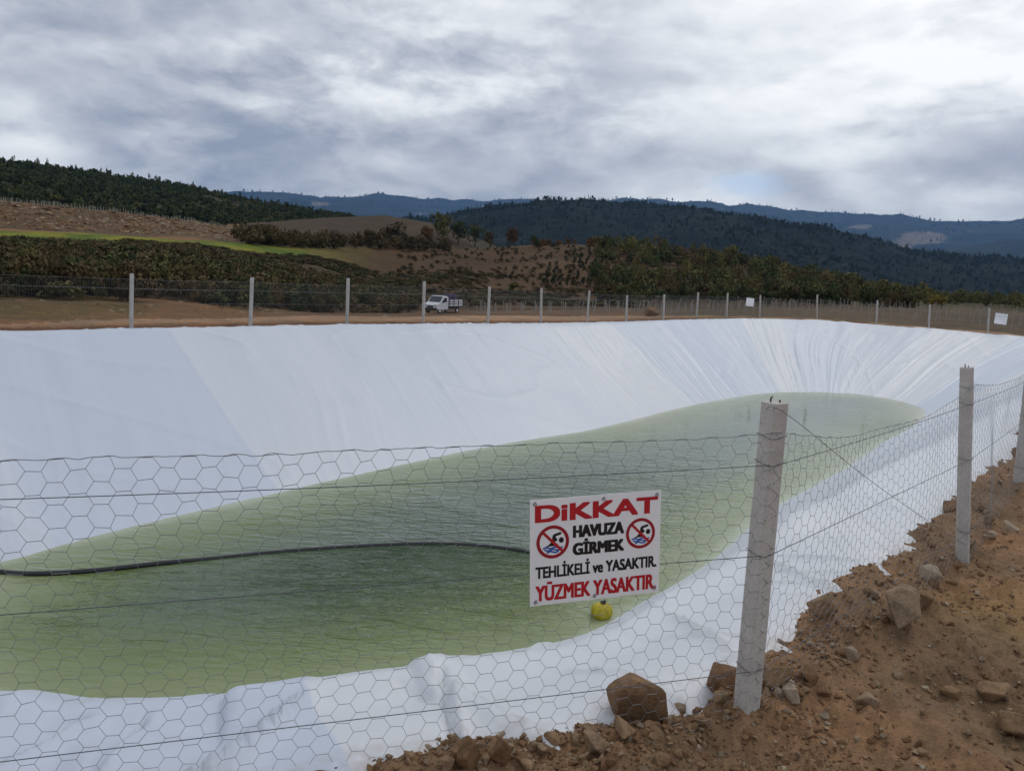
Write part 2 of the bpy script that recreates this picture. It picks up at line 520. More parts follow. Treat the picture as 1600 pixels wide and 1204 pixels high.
M = dict(
    ground=make_ground_mat(), liner=make_liner_mat(), water=make_water_mat(), stone=make_stone_mat(), concrete=make_concrete_mat(),
    wire=simple('galvanised_wire', (0.24, 0.25, 0.27), 0.45, 0.55, 60, 0.25),
    strand=simple('tension_wire', (0.12, 0.125, 0.14), 0.5, 0.5, 60, 0.25),
    rusty=simple('rusty_bar', (0.07, 0.045, 0.035), 0.8, 0.4, 80, 0.4),
    pipe=simple('black_pipe', (0.010, 0.012, 0.014), 0.3, 0, 20, 0.2, spec=0.5),
    sign=simple('sign_sheet', (0.90, 0.90, 0.92), 0.35, 0, 6, 0.03),
    red=simple('red_print', (0.50, 0.012, 0.022), 0.4, 0, 8, 0.06),
    darkred=simple('dark_red_print', (0.34, 0.010, 0.022), 0.4, 0, 8, 0.06),
    black=simple('black_print', (0.010, 0.010, 0.012), 0.4, 0, 8, 0.1),
    blue=simple('blue_print', (0.02, 0.10, 0.42), 0.4, 0, 8, 0.1),
    white=simple('white_print', (0.90, 0.90, 0.92), 0.4, 0, 8, 0.02),
    brass=simple('steel_ring', (0.30, 0.31, 0.35), 0.4, 0.8, 30, 0.2),
    yellow=simple('yellow_cloth', (0.42, 0.34, 0.012), 0.6, 0, 14, 0.3, 0.4),
    truck=simple('white_paint', (0.72, 0.73, 0.76), 0.35, 0, 4, 0.06),
    glass=simple('dark_glass', (0.025, 0.035, 0.045), 0.08, 0, 4, 0.1),
    dark=simple('dark_plastic', (0.02, 0.02, 0.025), 0.6, 0, 10, 0.2),
    tyre=simple('tyre_rubber', (0.015, 0.015, 0.016), 0.85, 0, 20, 0.2),
    purple=simple('violet_crate', (0.07, 0.045, 0.12), 0.6, 0, 10, 0.3),
    lamp=simple('lamp_glass', (0.5, 0.5, 0.5), 0.15, 0, 10, 0.1),
    stake=simple('pale_stake', (0.30, 0.27, 0.235), 0.85, 0, 9, 0.25),
    bark=simple('bark', (0.07, 0.05, 0.035), 0.95, 0, 12, 0.3),
    leaf_scrub=make_leaf_mat('scrub_leaf', (0.040, 0.030, 0.014), (0.080, 0.060, 0.027), (0.135, 0.098, 0.045)),
    leaf_green=make_leaf_mat('green_leaf', (0.024, 0.034, 0.014), (0.052, 0.066, 0.024), (0.095, 0.105, 0.036)),
    leaf_olive=make_leaf_mat('olive_leaf', (0.05, 0.052, 0.018), (0.10, 0.094, 0.033), (0.165, 0.14, 0.046)),
    leaf_yellow=make_leaf_mat('yellow_leaf', (0.10, 0.08, 0.015), (0.18, 0.14, 0.02), (0.26, 0.20, 0.03)),
    leaf_rust=make_leaf_mat('rusty_leaf', (0.06, 0.032, 0.014), (0.115, 0.055, 0.02), (0.16, 0.085, 0.03)),
    leaf_pine=make_leaf_mat('pine_needle', (0.012, 0.018, 0.010), (0.022, 0.032, 0.015), (0.04, 0.05, 0.022)),
)

# ------------------------------------------------------------------ pond outline
PAIRS = [((-12.2, 18.3), (-8.0, 13.0)), ((-10.3, 20.8), (-6.4, 15.2)), ((-7.9, 23.6), (-4.4, 18.2)), ((-5.7, 26.4), (-2.5, 20.5)),
         ((-3.3, 28.7), (-.2, 23.1)), ((-.9, 31), (1.9, 25.1)), ((2.86, 34.8), (5.2, 29)), ((5.6, 38), (7.6, 32.2)),
         ((10.9, 45), (10.4, 35.6)), ((17.5, 52), (13.2, 38.1)), ((22, 53), (15.3, 38.9)), ((25.5, 50), (17.4, 38.7)),
         ((28, 47), (18.7, 37.2)), ((29.5, 43), (18.9, 35)), ((28.5, 38.5), (17.6, 32.4)), ((25, 33), (15.5, 29.4)),
         ((20, 27), (13.0, 26.2)), ((15, 21.2), (10.5, 22.8)), ((11, 16.5), (8.2, 19.8)), ((7.4, 12.2), (5.9, 16.9)),
         ((4.0, 8.25), (2.9, 13.0)), ((2.73, 6.75), (1.75, 11.6)), ((1.55, 5.5), (1.05, 10.6)), ((.75, 4.6), (.3, 9.8)),
         ((.07, 4.17), (-.5, 9.2)), ((-.53, 3.95), (-1.3, 8.8)), ((-1.34, 3.57), (-2.4, 8.2)), ((-2.2, 3.35), (-3.4, 7.9)),
         ((-3.6, 3.15), (-4.8, 7.8)), ((-5.8, 3.2), (-6.0, 8.1)), ((-8.6, 4.6), (-7.6, 8.8)), ((-11, 7.2), (-7.9, 9.9)),
         ((-12.8, 10.5), (-7.75, 10.8)), ((-13.4, 14), (-8.4, 11.4)), ((-13.2, 16.6), (-7.95, 12.25))]
WATER_Z = -3.0
_SHX = [10, 62, 125, 207, 270, 400, 600, 700, 800, 960, 1050, 1130, 1187, 1215, 1250, 1300, 1345, 1400, 1440]
_SHY = [887, 864, 842, 824, 807, 778, 732, 710, 691, 665, 640, 623, 615, 613, 612, 613, 616, 625, 638]
FARSHORE = [(x_, float(np.interp(x_, _SHX, _SHY))) for x_ in (170, 390, 575, 715, 830, 932, 1042, 1112, 1187, 1250, 1300, 1345, 1400, 1440)]
PAIRS = [(PAIRS[i][0], tuple(plane_pt(*FARSHORE[i], WATER_Z)[:2])) if i < len(FARSHORE) else p for i, p in enumerate(PAIRS)]
NEARSHORE = {20: (1075, 910), 21: (1005, 950), 22: (940, 986), 23: (880, 1018)}
PAIRS = [(p[0], tuple(plane_pt(*NEARSHORE[i], WATER_Z)[:2])) if i in NEARSHORE else p for i, p in enumerate(PAIRS)]
PAIRS = PAIRS[30:] + PAIRS[:30]
CR = catmull([p[0] for p in PAIRS], 24, True)
WR = catmull([p[1] for p in PAIRS], 24, True)


def signed_dist(px, py, poly):
    """distance to a closed polygon, positive outside"""
    px = np.asarray(px, float).ravel(); py = np.asarray(py, float).ravel()
    A = poly; B = np.roll(poly, -1, 0)
    outd = np.empty(len(px)); ins = np.zeros(len(px), bool)
    for s in range(0, len(px), 20000):
        x = px[s:s + 20000, None]; y = py[s:s + 20000, None]
        ex = B[:, 0] - A[:, 0]; ey = B[:, 1] - A[:, 1]
        t = np.clip(((x - A[:, 0]) * ex + (y - A[:, 1]) * ey) / (ex * ex + ey * ey + 1e-12), 0, 1)
        d2 = (x - A[:, 0] - t * ex) ** 2 + (y - A[:, 1] - t * ey) ** 2
        outd[s:s + 20000] = np.sqrt(d2.min(1))
        c = ((A[:, 1] > y) != (B[:, 1] > y)) & (x < ex * (y - A[:, 1]) / (ey + 1e-12) + A[:, 0])
        ins[s:s + 20000] = c.sum(1) % 2 == 1
    return np.where(ins, -outd, outd)


CR_LO = CR[::4]; WR_LO = WR[::4]
# where the soil laps over the liner, as a distance out from the crest
EDGE_PX = [(-400, 1300), (0, 1300), (300, 1245), (480, 1212), (540, 1200), (600, 1180), (650, 1165), (760, 1155), (850, 1122), (930, 1112), (990, 1095), (1060, 1080), (1140, 1050), (1210, 1005), (1270, 940), (1330, 895), (1400, 850), (1480, 780), (1540, 725), (1600, 680), (1700, 620)]
_ep = np.array([plane_pt(*p)[:2] for p in EDGE_PX])
_ea = np.arctan2(_ep[:, 0], _ep[:, 1]); _es = np.clip(signed_dist(_ep[:, 0], _ep[:, 1], CR_LO), 0.3, 1.3)


def edge_at(az):
    return np.interp(az, np.concatenate([[-1.2], _ea, [0.75, 1.2]]), np.concatenate([[0.7], _es, [0.6, 0.6]]))

# ------------------------------------------------------------------ terrain table (columns of photo x; knots are distance, photo y)
TX = [-400, 0, 150, 300, 350, 385, 500, 600, 700, 800, 900, 1000, 1100, 1200, 1300, 1400, 1500, 1600, 2000]
K0R = [18, 25, 27, 28.5, 29, 30, 33, 34, 36, 39, 43, 47, 53, 60, 64, 62, 60, 58, 45]
TK = [
    [(36, 445), (37, 460), (38, 462), (42, 470), (45, 474), (48, 478), (62, 487), (75, 488), (80, 488), (85, 488), (88, 488), (90, 487), (92, 485), (95, 483), (95, 483), (95, 487), (95, 492), (95, 500), (90, 520)],
    [(60, 400), (60, 420), (62, 422), (65, 430), (68, 433), (70, 435), (85, 445), (100, 455), (110, 460), (115, 462), (118, 460), (120, 465), (125, 466), (130, 465), (135, 472), (140, 478), (150, 481), (150, 488), (140, 508)],
    [(100, 365), (104, 374), (106, 378), (108, 386), (110, 391), (112, 396), (120, 402), (140, 425), (150, 420), (150, 425), (150, 425), (155, 430), (158, 430), (165, 440), (175, 455), (200, 471), (220, 474), (220, 481), (200, 500)],
    [(120, 350), (122, 360), (124, 366), (126, 374), (128, 377), (130, 380), (140, 388), (170, 387), (185, 389), (195, 386), (200, 380), (205, 387), (210, 396), (215, 418), (225, 440), (260, 466), (300, 470), (300, 477), (280, 495)],
    [(130, 350), (132, 358), (134, 364), (136, 372), (138, 375), (145, 384), (170, 394), (200, 392), (215, 396), (240, 404), (250, 404), (260, 407), (270, 412), (280, 432), (300, 453), (330, 475), (400, 474), (400, 480), (380, 498)],
    [(160, 300), (160, 312), (165, 329), (170, 345), (176, 356), (225, 350), (250, 341), (260, 336), (260, 352), (280, 397), (300, 407), (310, 412), (320, 417), (340, 437), (380, 459), (420, 480), (500, 480), (500, 486), (480, 500)],
    [(200, 310), (200, 318), (205, 334), (215, 350), (225, 358), (290, 360), (300, 353), (310, 346), (320, 364), (340, 407), (360, 417), (380, 422), (400, 427), (420, 445), (450, 465), (500, 487), (600, 486), (600, 492), (580, 505)],
    [(260, 285), (260, 300), (265, 318), (280, 338), (290, 346), (330, 353), (340, 351), (350, 356), (360, 372), (400, 412), (420, 425), (440, 432), (460, 437), (480, 455), (520, 475), (600, 495), (700, 494), (700, 498), (680, 510)],
    [(480, 215), (460, 256), (470, 274), (480, 297), (485, 308), (490, 315), (500, 334), (500, 352), (500, 377), (520, 415), (540, 430), (560, 440), (580, 445), (600, 465), (650, 485), (800, 502), (900, 500), (900, 504), (880, 515)],
    [(900, 260), (900, 300), (900, 318), (900, 340), (900, 348), (900, 355), (900, 368), (900, 380), (900, 400), (900, 425), (900, 440), (900, 448), (950, 455), (1000, 475), (1050, 492), (1100, 506), (1200, 506), (1200, 508), (1180, 520)],
]
NK = len(TK) + 3
KAZ = np.zeros((NK, len(TX))); KR = np.zeros_like(KAZ); KZ = np.zeros_like(KAZ)
for c, x in enumerate(TX):
    hy = 430 + 0.053 * (x - 800)
    a0, _ = azte(x, hy + 20)
    KAZ[0, c] = a0; KR[0, c] = K0R[c]; KZ[0, c] = 0
    for k, row in enumerate(TK):
        r, y = row[c]; a, te = azte(x, y)
        KAZ[k + 1, c] = a; KR[k + 1, c] = r; KZ[k + 1, c] = EYE[2] + te * r
    a, _ = azte(x, hy)
    KAZ[NK - 2, c] = a; KR[NK - 2, c] = 2500; KZ[NK - 2, c] = -60
    KAZ[NK - 1, c] = a; KR[NK - 1, c] = 14000; KZ[NK - 1, c] = -60

C_SOIL = (0.315, 0.202, 0.118); C_BANK = (0.125, 0.076, 0.040); C_EARTH = (0.175, 0.096, 0.042); C_SCRUB = (0.060, 0.042, 0.021)
C_BROWN = (0.074, 0.044, 0.021); C_TAN = (0.056, 0.040, 0.024); C_YG = (0.17, 0.17, 0.016); C_VINE = (0.092, 0.066, 0.036)
C_MOUND = (0.098, 0.068, 0.040); C_FOREST = (0.034, 0.036, 0.014); C_OLIVE = (0.060, 0.052, 0.024)
SEG = []   # colour of each knot segment per column
for x in TX:
    L = x < 545
    s = [C_EARTH if x < 450 else (C_BANK if x < 1050 else C_VINE),
         C_SCRUB if x < 650 else (C_SCRUB if x < 750 else (C_BROWN if x < 950 else (C_SCRUB if x < 1350 else C_VINE))),
         C_SCRUB if L else (C_BROWN if x < 1000 else (C_SCRUB if x < 1350 else C_OLIVE)),
         C_YG if x < 390 else ((0.10, 0.085, 0.02) if x < 510 else C_BROWN if x < 1010 else (C_SCRUB if x < 1350 else C_OLIVE)),
         C_EARTH if x < 340 else C_OLIVE,
         C_MOUND if x < 352 else (C_TAN if x < 720 else C_FOREST),
         C_MOUND if x < 352 else C_FOREST, C_FOREST, C_FOREST, C_FOREST, C_FOREST, C_FOREST]
    SEG.append(s)
SEG = np.array(SEG)          # columns, segments, 3


P1XY = plane_pt(1165, 1118)[:2]


def rough_amp(r):
    return np.interp(r, [0, 8, 20, 40, 100, 300, 900], [0.05, 0.05, 0.05, 0.10, 0.5, 1.2, 3.0])


def terrain(x, y, cover=False):
    x = np.asarray(x, float).ravel(); y = np.asarray(y, float).ravel()
    r = np.hypot(x, y); az = np.arctan2(x, y)
    lo, hi = KAZ[0, 0], KAZ[0, -1]
    Rk = np.stack([np.interp(az, KAZ[k], KR[k]) for k in range(NK)])
    Zk = np.stack([np.interp(az, KAZ[k], KZ[k]) for k in range(NK)])
    z = np.zeros_like(r); seg = np.zeros(len(r), int); tt = np.zeros_like(r)
    for k in range(NK - 1):
        mk = (r >= Rk[k]) & (r < Rk[k + 1])
        t = np.clip((r - Rk[k]) / (Rk[k + 1] - Rk[k]), 0, 1)
        z = np.where(mk, Zk[k] * (1 - t) + Zk[k + 1] * t, z)
        seg = np.where(mk, k + 1, seg); tt = np.where(mk, t, tt)
    z = np.where(r >= Rk[-1], -60, z)
    # natural unevenness, growing with distance
    wl = np.interp(r, [0, 30, 100, 400, 1000], [1.0, 2.0, 9.0, 25.0, 60.0])
    amp = rough_amp(r)
    n = np.zeros_like(r)
    far = r > 25
    n[far] = (fbm(x[far] / 9.0, y[far] / 9.0, 4, 5) * sstep(25, 60, r[far]) * 0.35
              + fbm(x[far] / 40.0, y[far] / 40.0, 4, 9) * np.interp(r[far], [25, 80, 200, 900, 1500], [0, .25, .7, 3.0, 8.0]))
    z = z + n
    # the strip near the camera: lumpy soil, ramp up to where the photographer stands
    nr = r < 30
    ln = np.zeros_like(r)
    xs, ys = x[nr], y[nr]
    fade = np.interp(r[nr], [14, 30], [1, 0.35])
    ln[nr] = (fbm(xs * 0.9, ys * 0.9, 3, 21) * 0.06 + fbm(xs * 3.1, ys * 3.1, 4, 22) * 0.035
              + np.abs(fbm(xs * 9, ys * 9, 4, 23)) * 0.034 + np.maximum(0, fbm(xs * 6, ys * 6, 3, 25) - .10) * 0.12 + fbm(xs * 26, ys * 26, 3, 27) * 0.010) * fade
    ln[nr] += 0.36 * np.exp(-(r[nr] / 2.0) ** 2)
    z = z + ln
    # inside the pond the ground drops away under the liner
    m = r < 80
    sd = np.full(len(r), 50.0)
    sd[m] = signed_dist(x[m], y[m], CR_LO)
    berm = np.exp(-((sd - edge_at(az) - 0.3) / 0.28) ** 2) * (0.045 + 0.05 * vnoise(x * 1.7, y * 1.7, 31) + 0.035 * vnoise(x * 5, y * 5, 33)) * (r < 60)
    z = z + berm
    z = z - 0.085 * np.exp(-((x - P1XY[0]) ** 2 + (y - P1XY[1]) ** 2) / 0.45 ** 2)
    far_side = (np.hypot(x, y) > 14)
    edge = edge_at(az) + 0.05 * vnoise(x * 1.1, y * 1.1, 40) * (r < 60) + 0.055 * vnoise(x * 4.3, y * 4.3, 41) * (r < 25)
    edge = np.where(far_side, 0.5, edge)
    z = z - ln * 0.75 * np.exp(-((sd - edge) / 0.13) ** 2)
    inside = sstep(0.0, 0.16, edge - sd)
    low = np.maximum(-7, -0.40 * sstep(0, 0.22, edge - sd) - np.maximum(0, -sd - 0.1) * 1.6)
    z = np.where(sd < edge, z * (1 - inside) + low, z)
    if not cover: return z
    # land cover colours
    cc = np.zeros((len(r), 3))
    jit = fbm(x / 6.0, y / 6.0, 3, 77) * 0.25
    nseg = SEG.shape[1]
    colx = KAZ[1]
    for k in range(nseg):
        mk = seg == k + 1
        if not mk.any(): continue
        aj = az[mk] + jit[mk] * 0.02
        for ch in range(3): cc[mk, ch] = np.interp(aj, colx, SEG[:, k, ch])
    near = seg == 0
    f = sstep(-0.35, 0.35, fbm(x / 2.2, y / 2.2, 4, 50)) * sstep(1.5, 5.0, x - 0.1 * y + fbm(x, y, 2, 52))
    soil = np.array(C_SOIL)[None] * (1 - f[:, None]) + np.array((0.305, 0.222, 0.095))[None] * f[:, None]
    cc[near] = soil[near]
    # exposed bank along the pond edge is redder
    fb = sstep(3.4, 1.0, sd) * (r > 12)
    cc = cc * (1 - fb[:, None]) + np.array((0.150, 0.078, 0.040))[None] * fb[:, None]
    # grass on the left field
    g = sstep(0.02, 0.28, fbm(x / 5.0, y / 5.0, 4, 61)) * (seg == 1) * (az < -0.22)
    cc = cc * (1 - 0.55 * g[:, None]) + np.array((0.085, 0.078, 0.024))[None] * 0.55 * g[:, None]
    # yellow-green field fades to deeper green patches
    yg = (seg == 4) & (az < -0.262)
    g2 = sstep(-0.1, 0.35, fbm(x / 7.0, y / 7.0, 3, 63)) * yg
    cc = cc * (1 - g2[:, None]) + np.array((0.075, 0.115, 0.014))[None] * g2[:, None]
    return z, cc


def hit(x, y, r0=2.0, r1=2500.0):
    """first point of the ground along the line of sight through a photo point"""
    d = ray(x, y)
    h = math.hypot(d[0], d[1])
    rr = np.exp(np.linspace(math.log(r0), math.log(r1), 900))
    px = d[0] / h * rr; py = d[1] / h * rr; pz = EYE[2] + d[2] / h * rr
    tz = terrain(px, py)
    i = np.argmax(pz <= tz)
    if pz[i] > tz[i]: i = len(rr) - 1
    return np.array([px[i], py[i], tz[i]])


# ------------------------------------------------------------------ ground sheet
azf = np.radians(np.concatenate([np.arange(-180, -48, 4.0), np.arange(-48, -36, 0.6), np.arange(-36, 36, 0.115), np.arange(36, 48, 0.6), np.arange(48, 180, 4.0)]))
rf = [0.25]
while rf[-1] < 14000:
    r = rf[-1]
    rf.append(r * (1.0075 if 2.4 < r < 15 else (1.013 if r < 600 else 1.06)))
rf = np.array(rf)
na, nr_ = len(azf), len(rf)
GX = np.sin(azf)[None] * rf[:, None]; GY = np.cos(azf)[None] * rf[:, None]
gz, gc = terrain(GX.ravel(), GY.ravel(), True)
verts = np.stack([GX.ravel(), GY.ravel(), gz], 1)
ii, jj = np.meshgrid(np.arange(nr_ - 1), np.arange(na), indexing='ij')
j2 = (jj + 1) % na
q = np.stack([ii * na + jj, ii * na + j2, (ii + 1) * na + j2, (ii + 1) * na + jj], -1).reshape(-1, 4)
verts = np.concatenate([verts, [[0, 0, float(terrain([0], [0.1])[0])]]])
gc = np.concatenate([gc, [C_SOIL]])
cap = np.stack([np.full(na, len(verts) - 1), (np.arange(na) + 1) % na, np.arange(na)], 1)
tag(link('ground', mesh_np('ground', verts, [q[:, ::-1], cap[:, ::-1]], {'cover': gc}, True, [M['ground']])), kind='structure')


# ------------------------------------------------------------------ mountains
def ridge(name, crest, r_c, r_foot, te_foot, r_back, material, amp, seed, bare=None, nrow=70, xstep=3):
    xs = np.array([c[0] for c in crest], float); ys = np.array([c[1] for c in crest], float)
    px = np.arange(xs[0], xs[-1] + 1, xstep)
    py = np.interp(px, xs, ys)
    AT = np.array([azte(a, b) for a, b in zip(px, py)])
    az, te = AT[:, 0], AT[:, 1]
    tf = np.linspace(0, 1, nrow); tb = np.linspace(0, 1, 12)[1:]
    V = []; B = []
    rc = r_c * (1 + 0.08 * vnoise(az * 6, az * 0, seed + 50))
    zc = EYE[2] + te * rc
    for t in tf:
        r = r_foot + (rc - r_foot) * t
        zf = EYE[2] + te_foot * r_foot
        prof = t ** 0.85
        x = np.sin(az) * r; y = np.cos(az) * r
        spur = np.abs(fbm(x / amp / 9, y / amp / 9, 5, seed)) - 0.25
        z = zf + (zc - zf) * prof + spur * amp * 1.3 * math.sin(math.pi * min(1, t * 1.0)) + fbm(x / amp / 1.2, y / amp / 1.2, 4, seed + 5) * amp * 0.16 * t
        V.append(np.stack([x, y, z], 1))
        B.append(np.zeros(len(az)) if bare is None else bare(px, EYE[2], r, z, az))
    for t in tb:
        r = rc + (r_back - rc) * t
        x = np.sin(az) * r; y = np.cos(az) * r
        V.append(np.stack([x, y, zc * (1 - t) - 60 * t], 1)); B.append(np.zeros(len(az)))
    n = len(az); R = len(V)
    ii, jj = np.meshgrid(np.arange(R - 1), np.arange(n - 1), indexing='ij')
    q = np.stack([ii * n + jj, (ii + 1) * n + jj, (ii + 1) * n + jj + 1, ii * n + jj + 1], -1).reshape(-1, 4)
    V = np.concatenate(V)
    o = link(name, mesh_np(name, V, q[:, ::-1], {'bare': np.concatenate(B)}, True, [material]))
    tag(o, kind='structure')
    return V.reshape(R, n, 3), nrow


def proj(P):
    d = np.asarray(P, float) - EYE
    dz = d @ FW
    return CX + FPX * (d @ RT) / dz, CY - FPX * (d @ UP) / dz


def bare_patch(spots):
    def f(px, e, r, z, az):
        P = np.stack([np.sin(az) * r, np.cos(az) * r, z], 1)
        u, v = proj(P)
        b = np.zeros(len(az))
        for (cx, cy, sx, sy, s) in spots:
            b = np.maximum(b, s * np.exp(-((u - cx) / sx) ** 2 - ((v - cy) / sy) ** 2))
        return b
    return f


m_far = make_mountain_mat('far_forest', (0.008, 0.014, 0.014), (0.014, 0.022, 0.020), (0.034, 0.040, 0.032), 0.0028)
m_mid = make_mountain_mat('dark_forest', (0.006, 0.010, 0.010), (0.011, 0.017, 0.014), (0.026, 0.031, 0.022), 0.010)
far_crest = [(-900, 300), (-300, 298), (100, 300), (300, 301), (360, 300), (400, 299), (430, 302), (485, 305), (500, 309), (550, 307), (585, 303), (620, 306), (660, 309), (700, 313), (760, 314), (800, 312), (830, 312), (870, 316), (940, 312), (965, 308), (1000, 311), (1030, 309), (1060, 313), (1110, 316), (1140, 322), (1165, 318), (1200, 320), (1240, 328), (1290, 330), (1330, 334), (1375, 337), (1420, 337), (1460, 345), (1510, 347), (1560, 345), (1600, 344), (1750, 350), (2400, 350)]
Vfar, nfar = ridge('far_mountains', far_crest, 8000, 3600, -0.010, 12500, m_far, 170, 3,
                   bare_patch([(1440, 372, 55, 14, 0.9), (1345, 355, 40, 7, 0.75), (1520, 362, 30, 6, .5), (1400, 385, 60, 8, .6), (500, 318, 22, 5, 0.8), (760, 322, 40, 3, .6), (660, 333, 14, 3, .7)]))
low_crest = [(1150, 440), (1300, 412), (1400, 402), (1450, 394), (1500, 386), (1560, 376), (1600, 372), (1700, 368), (2000, 372), (2500, 380)]
ridge('blue_hill', low_crest, 4300, 3000, -0.008, 6000, m_far, 50, 13)
mid_crest = [(380, 352), (450, 350), (520, 347), (600, 343), (680, 338), (720, 331), (760, 323), (800, 318), (840, 315), (880, 313), (920, 312), (960, 314), (1000, 317), (1060, 322), (1120, 330), (1180, 339), (1240, 349), (1290, 355), (1330, 364), (1380, 378), (1430, 391), (1480, 398), (1540, 402), (1600, 404), (1750, 412), (2300, 440)]
Vmid, nmid = ridge('dark_ridge', mid_crest, 1500, 860, -0.045, 2400, m_mid, 38, 23, None, 110)


# ------------------------------------------------------------------ foliage builders
def leaf_cloud(n, seed, lobes, leaf, flat=0.7):
    """many small leaf-sized quads spread through an uneven crown of unit size"""
    g = np.random.default_rng(seed)
    L = []
    for i in range(lobes):
        a = g.uniform(0, 2 * math.pi); q = g.uniform(0.0, 0.62); h = g.uniform(0.22, 0.82)
        q *= 1.0 - max(0, h - 0.45) * 0.9
        L.append((q * math.cos(a), q * math.sin(a), h, g.uniform(0.2, 0.36)))
    L = np.array(L)
    idx = g.integers(0, lobes, n)
    d = g.normal(size=(n, 3)); d /= np.linalg.norm(d, axis=1, keepdims=True)
    rad = g.uniform(0.25, 1.0, n) ** 0.5
    c = L[idx, :3] + d * (L[idx, 3] * rad)[:, None] * np.array([1, 1, flat + 0.1])
    c[:, 2] = np.maximum(c[:, 2], 0.02)
    nrm = d + g.normal(size=(n, 3)) * 0.6; nrm /= np.linalg.norm(nrm, axis=1, keepdims=True)
    ref = g.normal(size=(n, 3)); u = np.cross(nrm, ref); u /= np.linalg.norm(u, axis=1, keepdims=True); v = np.cross(nrm, u)
    s = leaf * g.uniform(0.6, 1.4, n)[:, None]
    V = np.stack([c - u * s - v * s * .6, c + u * s - v * s * .7, c + u * s * .8 + v * s * .6, c - u * s * .9 + v * s * .7], 1).reshape(-1, 3)
    F = np.arange(4 * n).reshape(-1, 4)
    lt = g.uniform(0.25, 0.75, lobes)
    tint = np.repeat(np.clip(lt[idx] + g.normal(size=n) * 0.16, 0, 1), 4)
    return V, F, tint


def conifer_cloud(n, seed, leaf):
    g = np.random.default_rng(seed)
    h = g.uniform(0.08, 1.0, n) ** 0.8
    rr = (1.02 - h) * 0.30 * (0.55 + 0.45 * np.abs(np.sin(h * 22))) * g.uniform(0.3, 1.0, n) ** .5
    a = g.uniform(0, 2 * math.pi, n)
    c = np.stack([rr * np.cos(a), rr * np.sin(a), h], 1)
    d = np.stack([np.cos(a), np.sin(a), np.full(n, 0.4)], 1) + g.normal(size=(n, 3)) * .4
    nrm = d / np.linalg.norm(d, axis=1, keepdims=True)
    ref = g.normal(size=(n, 3)); u = np.cross(nrm, ref); u /= np.linalg.norm(u, axis=1, keepdims=True); v = np.cross(nrm, u)
    s = leaf * g.uniform(0.6, 1.4, n)[:, None]
    V = np.stack([c - u * s - v * s, c + u * s - v * s, c + u * s + v * s, c - u * s + v * s], 1).reshape(-1, 3)
    return V, np.arange(4 * n).reshape(-1, 4), np.repeat(g.uniform(0.1, 0.9, n), 4)


BUSHV = [leaf_cloud(420, 100 + i, 9 + i % 4, 0.055) for i in range(6)]
LOWV = [leaf_cloud(230, 200 + i, 8 + i % 3, 0.062) for i in range(6)]
FARV = [leaf_cloud(60, 300 + i, 5 + i % 3, 0.14) for i in range(8)]
CONV = [conifer_cloud(40, 400 + i, 0.06) for i in range(5)]


def merge(variants, pts, sizes, heights, seed, tintshift=None):
    g = np.random.default_rng(seed)
    V = []; F = []; T = []; n0 = 0
    for i, p in enumerate(pts):
        v, f, t = variants[g.integers(len(variants))]
        a = g.uniform(0, 2 * math.pi); ca, sa = math.cos(a), math.sin(a)
        x = (v[:, 0] * ca - v[:, 1] * sa) * sizes[i] + p[0]; y = (v[:, 0] * sa + v[:, 1] * ca) * sizes[i] + p[1]
        V.append(np.stack([x, y, v[:, 2] * heights[i] + p[2]], 1)); F.append(f + n0); n0 += len(v)
        sh = g.uniform(-0.42, 0.42) if tintshift is None else tintshift[i]
        T.append(np.clip(t + sh, 0, 1))
    return np.concatenate(V), np.concatenate(F), np.concatenate(T)


def stuff(name, variants, pts, sizes, heights, material, seed, label, cat):
    V, F, T = merge(variants, pts, sizes, heights, seed)
    o = link(name, mesh_np(name, V, F, {'tint': T}, False, [material]))
    tag(o, label, cat, kind='stuff')
    return o


def scatter(seg_lo, seg_hi, x0, x1, n, seed, clump=0.0, csc=12.0):
    """random ground points between two terrain knots and two photo columns"""
    g = np.random.default_rng(seed)
    a0 = azte(x0, 430)[0]; a1 = azte(x1, 430)[0]
    az = g.uniform(a0, a1, n)
    ra = np.array([np.interp(az, KAZ[int(seg_lo)], KR[int(seg_lo)]), np.interp(az, KAZ[min(NK - 1, int(seg_lo) + 1)], KR[min(NK - 1, int(seg_lo) + 1)])])
    rb = np.array([np.interp(az, KAZ[int(seg_hi)], KR[int(seg_hi)]), np.interp(az, KAZ[min(NK - 1, int(seg_hi) + 1)], KR[min(NK - 1, int(seg_hi) + 1)])])
    fa, fb = seg_lo % 1, seg_hi % 1
    r_lo = ra[0] * (1 - fa) + ra[1] * fa; r_hi = rb[0] * (1 - fb) + rb[1] * fb
    r = np.sqrt(g.uniform(r_lo ** 2, r_hi ** 2))
    x = np.sin(az) * r; y = np.cos(az) * r
    if clump:
        k = fbm(x / csc, y / csc, 3, seed) > -0.6 + clump
        x, y = x[k], y[k]
    return np.stack([x, y, terrain(x, y) - 0.05], 1)


# forest on the left hill: reads as one mass
P = scatter(7.35, 9.25, -250, 640, 6800, 1, 0.22, 30)
g = np.random.default_rng(2)
stuff('hill_woodland', FARV, P, g.uniform(1.2, 2.8, len(P)), g.uniform(1.4, 3.6, len(P)), M['leaf_green'], 3, 'dark green woodland covering the hill at upper left', 'woodland')
P = scatter(7.6, 9.0, -250, 560, 900, 4, 0.45, 30)
stuff('hill_scrub', FARV, P, g.uniform(1.5, 3.0, len(P)), g.uniform(1.2, 2.4, len(P)), M['leaf_olive'], 5, 'brownish green scrub between the trees of the left hill', 'scrub')


